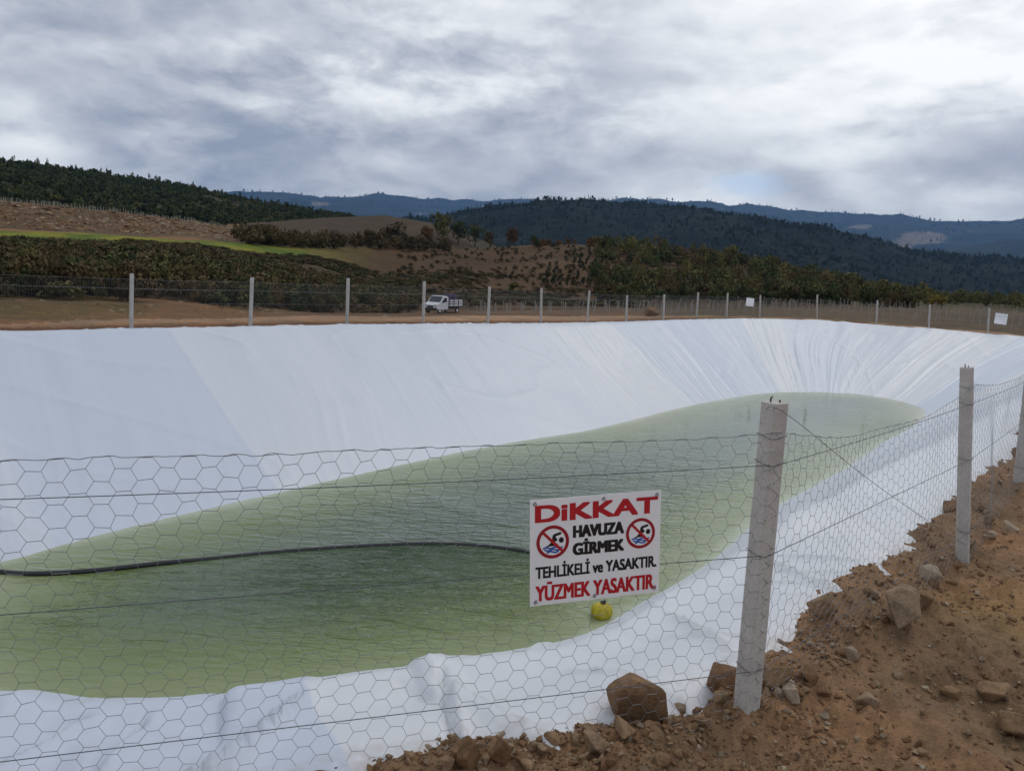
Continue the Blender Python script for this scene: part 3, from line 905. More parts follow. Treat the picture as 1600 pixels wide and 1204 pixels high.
# pines over the dark ridge and the far mountains
def ridge_forest(name, V, nrow, n, seed, hmin, hmax, label, t0=0.0, t1=1.02, crest_share=0.25):
    g = np.random.default_rng(seed)
    R, nc, _ = V.shape
    ti = np.where(g.uniform(size=n) < crest_share, g.uniform(0.9, 1.01, n), g.uniform(t0, t1, n)) * (nrow - 1)
    ci = g.uniform(0, nc - 1.01, n)
    i0 = ti.astype(int); j0 = ci.astype(int); f = (ci - j0)[:, None]; e = (ti - i0)[:, None]
    P = (V[i0, j0] * (1 - f) + V[i0, j0 + 1] * f) * (1 - e) + (V[i0 + 1, j0] * (1 - f) + V[i0 + 1, j0 + 1] * f) * e
    u, v = proj(P)
    k = (u > -150) & (u < 1750) & (fbm(P[:, 0] / 130, P[:, 1] / 130, 3, seed) > -0.38)
    P = P[k]
    h = g.uniform(hmin, hmax, len(P))
    V_, F_, T_ = merge(CONV + FARV[:3], P - np.array([0, 0, 1.0]), h * 0.55, h, seed + 1)
    o = link(name, mesh_np(name, V_, F_, {'tint': T_}, False, [M['leaf_pine']]))
    tag(o, label, 'forest', kind='stuff')


ridge_forest('ridge_forest', Vmid, nmid, 9500, 31, 4, 9, 'dark pine forest covering the navy ridge in the middle distance')
ridge_forest('mountain_forest', Vfar, nfar, 2600, 37, 14, 30, 'pine trees along the crest of the farthest blue mountains', 0.5, 1.0, 0.6)

# ------------------------------------------------------------------ scrub and bushes nearer by
mesh_cache = {}


def plant_mesh(kind, i, leafmat):
    key = (kind, i, leafmat)
    if key not in mesh_cache:
        v, f, t = {'bush': BUSHV, 'low': LOWV}[kind][i]
        mesh_cache[key] = mesh_np('crown', v, f, {'tint': t}, False, [M[leafmat]])
    return mesh_cache[key]


def bush(p, w_, h, leafmat, label, group, rgen, name='bush', cat='bush', kind='bush'):
    o = link(name, plant_mesh(kind, int(rgen.integers(6)), leafmat), None, p, rgen.uniform(0, 6.28))
    o.scale = (w_, w_, h)
    return tag(o, label, cat, group)


g = np.random.default_rng(41)
belt = np.concatenate([scatter(1.0, 2.75, -150, 660, 1700, 51, 0.24, 7), scatter(0.72, 1.1, -150, 640, 170, 57, 0.55, 4), scatter(1.2, 2.9, 540, 780, 520, 53, 0.2, 9), scatter(1.3, 2.2, 760, 1000, 300, 52, 0.32, 9), scatter(2.7, 3.06, 200, 560, 330, 54, 0.1, 9)])
dist = np.hypot(belt[:, 0], belt[:, 1])
order = np.argsort(dist); belt = belt[order]; dist = dist[order]
vis = np.array([(-60 < proj(p)[0] < 1660) for p in belt])
near_i = [i for i in range(len(belt)) if vis[i]][:170]
rest = np.ones(len(belt), bool); rest[near_i] = False
for i in near_i:
    lm = ['leaf_scrub', 'leaf_scrub', 'leaf_green', 'leaf_olive', 'leaf_scrub'][int(g.integers(5))]
    bush(belt[i], g.uniform(0.6, 1.5), g.uniform(0.7, 1.8), lm, 'dark leafy bush in the front row of the scrub belt behind the far fence', 'bushes in the scrub belt behind the far fence', g)
RB = belt[rest]
for nm, mt, part, lb in (('scrub_belt', 'leaf_scrub', 0, 'dark brown scrub filling the slope behind the far fence at left'),
                         ('green_scrub', 'leaf_green', 1, 'dark green shrubs mixed into the brown scrub slope at left'),
                         ('olive_scrub', 'leaf_olive', 2, 'olive coloured shrubs mixed into the brown scrub slope at left')):
    sel = (np.arange(len(RB)) % 5)
    k = sel < 3 if part == 0 else (sel == 3 if part == 1 else sel == 4)
    Q = RB[k]
    dQ = np.interp(np.hypot(Q[:, 0], Q[:, 1]), [45, 75, 105], [0.9, 0.62, 0.22])
    stuff(nm, LOWV, Q, g.uniform(0.9, 2.0, len(Q)), g.uniform(1.1, 2.5, len(Q)) * dQ, M[mt], 61 + part, lb, 'scrub')

# right hillside shrubs and trees
Q = scatter(1.4, 4.0, 930, 1440, 760, 71, 0.33, 14)
dq = np.hypot(Q[:, 0], Q[:, 1]); Q = Q[np.argsort(dq)]
for i, p in enumerate(Q):
    if i < 80:
        lm = ['leaf_green', 'leaf_olive', 'leaf_green', 'leaf_scrub'][int(g.integers(4))]
        bush(p, g.uniform(1.2, 2.6), g.uniform(1.6, 3.4), lm, 'rounded green shrub low on the hillside behind the vineyard stakes', 'shrubs low on the right hillside', g)
Q2 = Q[80:]
k = np.arange(len(Q2)) % 3
for nm, mt, s, lb in (('hillside_green_scrub', 'leaf_green', 0, 'dark green shrubs spread over the right hillside'), ('hillside_olive_scrub', 'leaf_olive', 1, 'olive shrubs spread over the right hillside'), ('hillside_brown_scrub', 'leaf_scrub', 2, 'brown scrub spread over the right hillside')):
    stuff(nm, LOWV, Q2[k == s], g.uniform(1.4, 3.2, (k == s).sum()), g.uniform(1.6, 4.4, (k == s).sum()), M[mt], 81 + s, lb, 'scrub')
# thin scrub on the brown slope and hedge below the tan field
Q = scatter(1.9, 3.95, 620, 1010, 620, 75, 0.34, 10)
stuff('slope_scrub', LOWV, Q, g.uniform(0.4, 1.2, len(Q)), g.uniform(0.25, 1.1, len(Q)), M['leaf_scrub'], 76, 'sparse low brown scrub on the bare slope in the middle', 'scrub')
Q = scatter(3.85, 4.5, 370, 700, 190, 77, 0.1, 10)
stuff('hedge', LOWV, Q, g.uniform(1.3, 2.6, len(Q)), g.uniform(1.6, 3.6, len(Q)), M['leaf_scrub'], 78, 'dark hedge along the lower edge of the tan field', 'hedge')
Q = scatter(3.9, 4.4, 830, 1010, 70, 79, 0.0, 10)
stuff('rusty_scrub', LOWV, Q, g.uniform(1.0, 2.0, len(Q)), g.uniform(1.0, 2.2, len(Q)), M['leaf_rust'], 80, 'rust coloured scrub along the brow of the brown slope', 'scrub')
Q = scatter(2.2, 4.6, 1330, 1720, 420, 85, 0.3, 14)
stuff('valley_scrub', LOWV, Q, g.uniform(1.4, 3.0, len(Q)), g.uniform(1.4, 3.4, len(Q)), M['leaf_olive'], 86, 'green scrub along the valley edge behind the right end of the fence', 'scrub')


def tree(x, yb, ytop, wpx, leafmat, label, seed, group=None):
    p = hit(x, yb, 30)
    rr = math.hypot(p[0], p[1])
    h = (yb - ytop) / FPX * rr; wd = wpx / FPX * rr / 2
    root = empty('tree', p)
    tag(root, label, 'tree', group)
    gg = np.random.default_rng(seed)
    v, f, t = leaf_cloud(520, seed, 11, 0.05)
    v = v * np.array([wd * 1.25, wd * 1.25, h * 0.86]) + np.array([0, 0, h * 0.12])
    cr = link('crown', mesh_np('crown', v, f, {'tint': t}, False, [M[leafmat]]), root)
    P0 = []; P1 = []; R = []
    pts = [np.array([0, 0, -0.2]), np.array([0.03 * h * gg.normal(), 0.03 * h * gg.normal(), h * 0.3]), np.array([0.04 * h * gg.normal(), 0.04 * h * gg.normal(), h * 0.62])]
    rad = [0.035 * h, 0.027 * h, 0.016 * h]
    bm = MB()
    for i in range(2): bm.cyl(pts[i], pts[i + 1], rad[i], 8, rad[i + 1])
    for b in range(5):
        a = gg.uniform(0, 6.28); e = pts[1] + np.array([math.cos(a) * wd * .6, math.sin(a) * wd * .6, h * gg.uniform(.2, .4)])
        bm.cyl(pts[1], e, 0.014 * h, 6, 0.005 * h)
    bm.build('trunk', M['bark'], root)
    return root


TREES = [
    (866, 378, 346, 24, 'leaf_yellow', 'lone yellow-leaved tree on the brow of the brown slope'),
    (797, 386, 352, 28, 'leaf_rust', 'rusty brown tree left of the yellow-leaved tree'),
    (690, 374, 332, 46, 'leaf_olive', 'broad olive tree at the right end of the tan field'),
    (716, 382, 342, 40, 'leaf_green', 'dark green tree right of the broad olive tree by the tan field'),
    (742, 386, 350, 34, 'leaf_green', 'green tree at the right end of the clump beside the tan field'),
    (765, 388, 362, 26, 'leaf_scrub', 'small dark tree left of the rusty brown tree'),
    (668, 384, 352, 30, 'leaf_rust', 'brown-leaved bushy tree in front of the broad olive tree'),
    (610, 384, 348, 66, 'leaf_scrub', 'wide dark thicket tree below the crest of the tan field'),
    (575, 386, 358, 36, 'leaf_scrub', 'dark round tree left of the wide thicket below the tan field'),
    (835, 388, 366, 18, 'leaf_green', 'small green tree between the rusty and the yellow-leaved trees'),
    (1010, 388, 366, 26, 'leaf_olive', 'yellow-green tree on the skyline of the right hillside'),
    (1065, 392, 374, 30, 'leaf_green', 'dark green tree right of the yellow-green skyline tree'),
    (1105, 398, 373, 34, 'leaf_green', 'broad green tree at the shoulder of the right hillside'),
    (1150, 412, 382, 40, 'leaf_olive', 'large olive tree past the shoulder of the right hillside'),
    (1205, 430, 400, 42, 'leaf_olive', 'large olive tree halfway down the right hillside ridge'),
    (1262, 440, 414, 36, 'leaf_green', 'green tree on the lower right hillside ridge'),
    (1318, 460, 424, 52, 'leaf_olive', 'spreading olive tree low on the right hillside ridge'),
    (1365, 466, 442, 36, 'leaf_scrub', 'brown-green tree at the foot of the right hillside ridge'),
    (1402, 476, 449, 40, 'leaf_green', 'dark round tree standing alone behind the vineyard at right'),
    (1470, 482, 464, 34, 'leaf_yellow', 'yellowish tree right of the lone dark round tree'),
    (985, 412, 394, 22, 'leaf_green', 'blue-green bush tree standing alone on the brown slope'),
    (540, 468, 434, 34, 'leaf_green', 'dark green tree standing behind a far fence post left of the truck'),
    (800, 458, 440, 34, 'leaf_olive', 'olive tree at the foot of the brown slope right of the truck'),
]
for i, a in enumerate(TREES): tree(*a, 500 + i)
# orchard dots on the brown slope
k = 0
for row in range(9):
    for c in range(8):
        x = 852 + c * 11.5 + row * 1.5 + g.normal() * 2.2; y = 449 - row * 6.3 - c * 1.0 + g.normal() * 1.2
        if x > 948 or (row + c) % 9 == 7 or (c < 2 and row > 5): continue
        p = hit(x, y, 60)
        bush(p - np.array([0, 0, .1]), g.uniform(0.55, 0.85), g.uniform(0.9, 1.5), 'leaf_pine', 'small dark orchard tree planted in rows on the brown slope', 'orchard trees on the brown slope', g, 'orchard_tree', 'tree', 'low')
# pines along the skyline of the left hill
for i in range(46):
    x = 2 + i * 10.5 + g.normal() * 4
    az_, _ = azte(x, 300)
    r = float(np.interp(az_, KAZ[9], KR[9])) * g.uniform(0.985, 1.01)
    px_, py_ = math.sin(az_) * r, math.cos(az_) * r
    z = float(terrain([px_], [py_])[0])
    bush((px_, py_, z + g.uniform(0.2, 1.0)), g.uniform(0.9, 2.0), g.uniform(2.0, 4.6), 'leaf_green', 'small tree standing out on the skyline of the left hill', 'trees on the skyline of the left hill', g, 'skyline_tree', 'tree', 'low')

# ------------------------------------------------------------------ liner
n = len(CR)
seg_len = np.linalg.norm(np.roll(CR, -1, 0) - CR, axis=1)
cum = np.concatenate([[0], np.cumsum(seg_len)]); PER = cum[-1]
CRc = np.concatenate([CR, CR[:1]]); WRc = np.concatenate([WR, WR[:1]])
s = 0.0; SS = []
while s < PER:
    SS.append(s)
    c = np.array([np.interp(s, cum, CRc[:, 0]), np.interp(s, cum, CRc[:, 1])])
    d = np.hypot(*c); a = math.atan2(c[0], c[1])
    st = np.clip(0.0030 * d, 0.016, 0.085)
    if abs(a) > 0.72: st = 0.3
    s += st
SS = np.array(SS); m = len(SS)
C2 = np.stack([np.interp(SS, cum, CRc[:, 0]), np.interp(SS, cum, CRc[:, 1])], 1)
W2 = np.stack([np.interp(SS, cum, WRc[:, 0]), np.interp(SS, cum, WRc[:, 1])], 1)
dirn = W2 - C2; LEN = np.linalg.norm(dirn, axis=1); dirn /= LEN[:, None]
tan = np.roll(C2, -2, 0) - np.roll(C2, 2, 0); tan /= np.linalg.norm(tan, axis=1, keepdims=True)
nout = np.stack([tan[:, 1], -tan[:, 0]], 1)
sgn = np.sign((nout * dirn).sum(1)); nout = -nout * sgn[:, None]          # outward normal of the crest
# height of the near crest, where the sheet is bunched up over the bank
SIL = [(-300, 1090), (0, 1084), (20, 1079), (60, 1092), (95, 1104), (200, 1100), (345, 1096), (353, 1080), (368, 1072), (500, 1060), (640, 1045), (655, 1030), (672, 1022), (692, 1024), (712, 1030), (760, 1027), (820, 1020), (880, 1010), (900, 1006), (960, 984), (1050, 934), (1170, 862), (1240, 803), (1300, 775)]
sil_at = np.array([azte(*p) for p in SIL])
caz = np.arctan2(C2[:, 0], C2[:, 1]); crd = np.hypot(C2[:, 0], C2[:, 1])
zs = EYE[2] + np.interp(caz, sil_at[:, 0], sil_at[:, 1]) * crd
nearw = sstep(12.0, 7.0, crd) * sstep(0.45, 0.38, caz)
zcrest = 0.05 + np.clip(zs - 0.05, -0.38, 0.3) * nearw
zcrest += (1 - nearw) * (0.05 * vnoise(SS * 0.55, SS * 0, 7) + 0.02 * vnoise(SS * 1.7, SS * 0, 8)) * np.interp(crd, [5, 20], [0.5, 1.3])
qo = np.array([-1.15, -1.0, -0.9, -0.8, -0.7, -0.6, -0.52, -0.45, -0.38, -0.31, -0.25, -0.19, -0.13, -0.08, -0.04])
qi = np.concatenate([np.linspace(0, 0.12, 14), np.linspace(0.13, 1.0, 52)[0:], np.linspace(1.03, 1.3, 7)])
rows = []; panel = []; dust = []
cornerw = np.exp(-((C2[:, 0] - 21) / 8) ** 2 - ((C2[:, 1] - 49) / 8) ** 2)
midfar = np.exp(-((C2[:, 0] - 4) / 7) ** 2 - ((C2[:, 1] - 37) / 7) ** 2)
near_s = sstep(9.0, 4.5, crd)
pan_w = 5.2
pid = np.floor((SS + 1.3) / pan_w)
ptone = (_hash(pid, pid * 0, 3) * 0.5 + 0.5)
psoft = ptone


def rid(nv, p=8): return np.maximum(0, 1 - np.abs(nv)) ** p


# sharp creases on the near crest, at photo x
def crease(x_at, width, depth, lean, qq):
    a = azte(x_at, 1150)[0]
    dd = (caz - a) * crd - lean * qq
    return -depth * np.exp(-(dd / width) ** 2) + depth * 0.7 * np.exp(-((dd - width * 2.4) / (width * 1.8)) ** 2)


EDG = np.where(crd > 14, 0.5, edge_at(caz))
for qn in qo:
    qv = qn * (EDG + 0.40) / 1.15
    P2 = C2 + nout * (-qv)[:, None]
    z = zcrest + (0.06 - zcrest) * sstep(0.05, 1.0, -qv / EDG) - 0.5 * np.maximum(0, -qv - EDG - 0.03)
    f = near_s
    fold = (fbm(SS * 1.5 + qv * 1.2, qv * 1.3, 2, 91) * 0.05 + rid(vnoise(SS * 1.35 + qv * 0.9, qv * 0.35, 92), 9) * 0.12) * sstep(0, 0.3, -qv)
    fold += rid(vnoise(SS * 3.3 - qv * 1.2, qv * 0.5, 95), 9) * 0.07 * sstep(0.1, 0.5, -qv)
    fold = (fold - 0.035 * sstep(0, 0.3, -qv)) * (1 - 0.45 * sstep(-0.05, 0.1, caz))
    z = z + fold * (0.35 + 0.65 * f)
    cz = crease(150, 0.030, 0.11, 0.30, qv) + crease(238, 0.020, 0.06, 0.10, qv) + crease(690, 0.025, 0.05, 0.25, qv) + crease(600, 0.03, 0.02, -.4, qv)
    z = z + cz * sstep(0.02, 0.25, -qv) * sstep(6, 5, crd)
    rows.append(np.stack([P2[:, 0], P2[:, 1], z], 1)); panel.append(psoft)
    dust.append(sstep(0.14, 0.0, EDG + qv) * 0.35)
for ti in qi:
    q_ = ti * LEN
    P2 = C2 + dirn * q_[:, None]
    rr2 = 0.0144; k_ = (np.sqrt(q_ ** 2 + rr2) - 0.12) / (np.sqrt(LEN ** 2 + rr2) - 0.12)
    z = zcrest * (1 - np.clip(ti * 1.6, 0, 1)) + WATER_Z * k_
    z = np.where(ti > 1, WATER_Z * k_, z)
    env = np.interp(ti, [0, 0.1, 0.6, 1.0, 1.1], [0.3, 1, 1, 0.55, 0.3])
    # creases running down the slope, slanting a little, plus broad slack
    sl = SS + ti * 1.1 + 0.4 * vnoise(SS * 0.3, ti * 2 + SS * 0, 14)
    w1 = rid(vnoise(sl * 1.9, SS * 0 + ti * 0.3, 15), 9) * (0.028 + 0.025 * midfar + 0.045 * cornerw)
    w2 = rid(vnoise(sl * 4.6, SS * 0 + ti * 0.5 + 5, 16), 6) * (0.013 + 0.018 * midfar + 0.016 * cornerw)
    w3 = rid(vnoise(SS * 0.28 - ti * 2.6, ti * 1.6 + SS * 0.05, 17), 22) * 0.035
    wmask = 0.3 + 0.7 * sstep(-0.1, 0.45, vnoise(SS * 0.16, ti * 1.3 + SS * 0, 18) + 0.6 * cornerw + 0.4 * midfar)
    slack = fbm(SS * 0.45, ti * 2.4 + SS * 0, 3, 19) * 0.05 * (1 - 0.8 * near_s)
    seam = 0.010 * np.exp(-(((SS + 1.3 + 0.10 * ti) % pan_w - 0.05) / 0.06) ** 2)
    z = z + env * ((w1 + w2) * wmask + w3 + slack + seam) - 0.01
    fn = fbm(SS * 1.5, SS * 0 + ti * 3, 3, 91) * 0.05 * near_s * np.exp(-(ti / 0.2) ** 2) * sstep(0.0, 0.03, ti)
    z = z + fn
    rows.append(np.stack([P2[:, 0], P2[:, 1], z], 1)); panel.append(psoft); dust.append(np.zeros(m))
R = len(rows)
V = np.concatenate(rows)
ii, jj = np.meshgrid(np.arange(R - 1), np.arange(m), indexing='ij'); j2 = (jj + 1) % m
q = np.stack([ii * m + jj, (ii + 1) * m + jj, (ii + 1) * m + j2, ii * m + j2], -1).reshape(-1, 4)
lin = link('pond_liner', mesh_np('pond_liner', V, q, {'panel': np.concatenate(panel), 'dust': np.concatenate(dust)}, True, [M['liner']]))
tag(lin, 'white plastic liner sheet covering the banks of the pond', 'pond liner')

# ------------------------------------------------------------------ water
gx, gy = np.meshgrid(np.arange(-10, 22, 0.2), np.arange(6.5, 42, 0.2))
sdw = signed_dist(gx.ravel(), gy.ravel(), WR_LO)
keep = sdw < 0.9
idx = -np.ones(len(sdw), int); idx[keep] = np.arange(keep.sum())
ny, nx = gx.shape
ID = idx.reshape(ny, nx)
q = np.stack([ID[:-1, :-1], ID[:-1, 1:], ID[1:, 1:], ID[1:, :-1]], -1).reshape(-1, 4)
q = q[(q >= 0).all(1)]
Vw = np.stack([gx.ravel()[keep], gy.ravel()[keep], np.full(keep.sum(), WATER_Z)], 1)
dep = np.clip(-sdw[keep] * 0.55, 0, 3.2)
tag(link('water', mesh_np('water', Vw, q, {'depth': dep}, True, [M['water']])), kind='structure')

# ------------------------------------------------------------------ fences
POST_H = 1.56


def post_mesh(seed, H=POST_H, w_=0.094):
    gg = random.Random(seed)
    bm = bmesh.new()
    ch = 0.010; rings = []
    nz = 16
    for i in range(nz + 1):
        z = -0.25 + (H + 0.25) * i / nz
        hw = w_ / 2 * (1.03 - 0.05 * i / nz)
        pts = [(hw - ch, -hw), (hw, -hw + ch), (hw, hw - ch), (hw - ch, hw), (-hw + ch, hw), (-hw, hw - ch), (-hw, -hw + ch), (-hw + ch, -hw)]
        rings.append([bm.verts.new((x + gg.uniform(-1, 1) * .0012, y + gg.uniform(-1, 1) * .0012, z)) for x, y in pts])
    for i in range(nz):
        for j in range(8): bm.faces.new((rings[i][j], rings[i][(j + 1) % 8], rings[i + 1][(j + 1) % 8], rings[i + 1][j]))
    bm.faces.new(rings[-1]); bm.faces.new(rings[0][::-1])
    me = bpy.data.meshes.new('post'); bm.to_mesh(me); bm.free(); me.materials.append(M['concrete'])
    return me


def rebar_mesh():
    b = MB()
    b.cyl((-0.018, 0.01, POST_H - 0.02), (-0.014, 0.012, POST_H + 0.022), 0.004, 6)
    b.cyl((0.02, -0.008, POST_H - 0.02), (0.021, -0.01, POST_H + 0.012), 0.004, 6)
    b.cyl((-0.014, 0.012, POST_H + 0.02), (-0.004, 0.012, POST_H + 0.024), 0.0035, 6)
    bmesh.ops.recalc_face_normals(b.bm, faces=b.bm.faces)
    me = bpy.data.meshes.new('rebar'); b.bm.to_mesh(me); b.bm.free(); me.materials.append(M['rusty'])
    return me


POSTM = [post_mesh(i) for i in range(4)]; REB = rebar_mesh()


def lean_from(base, topx, topy, H):
    """tip of a post of height H standing at base, seen at the given photo point"""
    d = ray(topx, topy)
    t = (base[2] + H - EYE[2]) / d[2] if abs(d[2]) > 1e-3 else 0
    # the point of that sight line nearest to the base's vertical
    h2 = d[0] ** 2 + d[1] ** 2
    t = (base[0] * d[0] + base[1] * d[1]) / h2
    p = d * t
    lx, ly = p[0] - base[0], p[1] - base[1]
    return lx, ly


def put_post(parent, base, rz, lean=(0, 0), i=0, scale=1.0):
    o = link('post', POSTM[i % 4], parent)
    up = Vector((lean[0], lean[1], POST_H * scale)).normalized()
    q_ = Vector((0, 0, 1)).rotation_difference(up)
    o.rotation_mode = 'QUATERNION'
    o.rotation_quaternion = q_ @ Matrix.Rotation(rz, 3, 'Z').to_quaternion()
    o.location = base; o.scale = (1, 1, scale)
    link('rebar', REB, o)
    return o


# near fence
p1 = plane_pt(1165, 1118); p2 = plane_pt(1504, 878); p3 = plane_pt(1590, 764)
NP = [np.array([-8.2, 1.2, 0]), np.array([-5.25, 1.55, 0]), np.array([-2.03, 2.58, 0]), p1, p2, p3, p3 + (p3 - p2) * 1.35, p3 + (p3 - p2) * 2.75, p3 + (p3 - p2) * 4.2]
for i_, p in enumerate(NP): p[2] = -0.08 if i_ < 3 else 0.0
tops = [None, None, None, (1210, 636), (1509, 586), (1606, 600), None, None, None]
nf = empty('wire_fence', p1)
nf.location = (0, 0, 0)
tag(nf, 'hexagonal wire mesh fence on leaning concrete posts before the pond, holding the warning sign', 'fence')
TIPS = []
for i, p in enumerate(NP):
    lean = (0.02 * math.sin(i * 3), 0.02 * math.cos(i * 5)) if tops[i] is None else lean_from(p, *tops[i], POST_H)
    rz = {3: math.radians(29), 4: math.radians(57), 5: math.radians(50)}.get(i, 0.4 * i)
    z0 = float(terrain([p[0]], [p[1]])[0])
    put_post(nf, (p[0], p[1], p[2] - 0.02), rz, lean, i)
    TIPS.append(lean)

NPa = np.array(NP)
SEGL = np.linalg.norm(np.diff(NPa[:, :2], axis=0), axis=1); NS = np.concatenate([[0], np.cumsum(SEGL)])
LEAN = np.array(TIPS)


def fence_map(sv, hv, P, NSv, lean, sag, wav, side, seed):
    """point of the mesh at length sv along the fence and height hv"""
    x = np.interp(sv, NSv, P[:, 0]); y = np.interp(sv, NSv, P[:, 1]); z0 = np.interp(sv, NSv, P[:, 2])
    k = np.clip(np.searchsorted(NSv, sv, side='right') - 1, 0, len(NSv) - 2)
    t = (sv - NSv[k]) / (NSv[k + 1] - NSv[k])
    tx = (P[k + 1, 0] - P[k, 0]); ty = (P[k + 1, 1] - P[k, 1]); L = np.hypot(tx, ty); tx, ty = tx / L, ty / L
    nx_, ny_ = ty * side, -tx * side
    sg = sag[k] * 4 * t * (1 - t)
    rel = hv / 1.4
    lx = np.interp(sv, NSv, lean[:, 0]); ly = np.interp(sv, NSv, lean[:, 1])
    z = hv - sg * np.maximum(rel, 0) ** 1.5 + wav * 0.35 * vnoise(sv * 1.4, hv * 1.2, seed + 2) + z0
    o = 0.052 + wav * fbm(sv * 1.1, hv * 1.3, 2, seed) * np.sin(np.pi * np.clip(t, 0, 1)) * 1.6
    sh = wav * 0.6 * vnoise(sv * 0.8, hv * 1.7, seed + 5) + 0.16 * sg * (0.5 - t) * 2 * rel
    if wav > 0.035:      # every twist sits a little off its place
        sh = sh + 0.005 * vnoise(sv * 31.0, hv * 31.0, seed + 8); z = z + 0.005 * vnoise(sv * 29.0, hv * 33.0, seed + 9)
    return np.stack([x + nx_ * o + tx * sh + lx * rel, y + ny_ * o + ty * sh + ly * rel, z], -1)


def hex_edges(L, H, a):
    hh = math.sqrt(3) * a
    nc = int(L / (1.5 * a)); nr = int(H / hh)
    E0 = []; E1 = []; tw = []
    for c in range(nc):
        yo = (c % 2) * hh / 2
        r = np.arange(nr + 1)
        y = r * hh + yo
        ok = y <= H + 1e-6
        y = H - y[ok]
        x = 1.5 * a * c
        E0.append(np.stack([np.full(len(y), x), y], 1)); E1.append(np.stack([np.full(len(y), x + a), y], 1)); tw.append(np.ones(len(y)))
        for sg in (1, -1):
            y2 = y + sg * hh / 2; k = (y2 >= -1e-6) & (y2 <= H + 1e-6)
            E0.append(np.stack([np.full(k.sum(), x + a), y[k]], 1)); E1.append(np.stack([np.full(k.sum(), x + 1.5 * a), y2[k]], 1)); tw.append(np.zeros(k.sum()))
    return np.concatenate(E0), np.concatenate(E1), np.concatenate(tw)


A_HEX = 0.048
MESH_H = 1.405
SAG = np.array([0.02, 0.02, 0.025, 0.15, 0.10, 0.08, 0.05, 0.05])
E0, E1, TW = hex_edges(NS[-1], MESH_H + 0.25, A_HEX)
E0[:, 1] -= 0.25; E1[:, 1] -= 0.25
nm = lambda E: fence_map(E[:, 0], E[:, 1], NPa, NS, LEAN, SAG, 0.042, 1, 101)
V, F = tubes(nm(E0), nm(E1), np.where(TW > 0, 0.0013, 0.00092), 4)
link('mesh_netting', mesh_np('mesh_netting', V, F, None, True, [M['wire']]), nf)
# selvedge and tension strands
sv = np.arange(0, NS[-1], 0.0212)
top = fence_map(sv, MESH_H + 0.001 + 0.002 * np.sin(sv * 2 * math.pi / (3 * A_HEX)), NPa, NS, LEAN, SAG, 0.042, 1, 101)
V, F = sweep(top, 0.0016, 5); link('top_wire', mesh_np('top_wire', V, F, None, True, [M['wire']]), nf)
for hgt, sgk in ((1.26, 0.015), (0.83, 0.0), (0.26, 0.015)):
    sv2 = np.arange(0, NS[-1], 0.06)
    st = fence_map(sv2, np.full(len(sv2), hgt), NPa, NS, LEAN, np.full(len(SAG), sgk), 0.0, 1, 7)
    V, F = sweep(st, 0.0019, 6); link('strand', mesh_np('strand', V, F, None, True, [M['strand']]), nf)
# tie wires round the posts
for i in (3, 4, 5, 6):
    for hgt in (1.26, 0.83, 0.26, 1.385):
        c_ = NPa[i] + np.array([LEAN[i][0] * hgt / POST_H, LEAN[i][1] * hgt / POST_H, hgt])
        th = np.linspace(0, 2 * math.pi, 25); sq = 0.052 / np.maximum(np.abs(np.cos(th)), np.abs(np.sin(th))) ** 0.75
        rz_ = {3: math.radians(29), 4: math.radians(57), 5: math.radians(50)}.get(i, 0.4 * i)
        pt = np.stack([c_[0] + sq * np.cos(th + rz_), c_[1] + sq * np.sin(th + rz_), c_[2] + 0.006 * np.sin(th * 2 + i)], 1)
        V, F = sweep(pt, 0.0015, 5); link('tie_wire', mesh_np('tie_wire', V, F, None, True, [M['strand']]), nf)
# loose brace wire from the tip of the sign's post down to the soil
tip = p1 + np.array([LEAN[3][0], LEAN[3][1], POST_H]) * 0.955 + np.array([0.05, -0.05, 0])
a2 = hit(1512, 852, 3); a2[2] = max(a2[2], 0) + 0.03
gl = plane_pt(1513, 853, 0.14); ge = hit(1640, 915, 3)
mid1 = tip * 0.62 + gl * 0.38 - np.array([0, 0, 0.03])
V, F = sweep(catmull([tip - np.array([0.10, -.02, -0.02]), tip, mid1, gl, ge + np.array([0, 0, .02])], 10), 0.0015, 6)
link('brace_wire', mesh_np('brace_wire', V, F, None, True, [M['strand']]), nf)

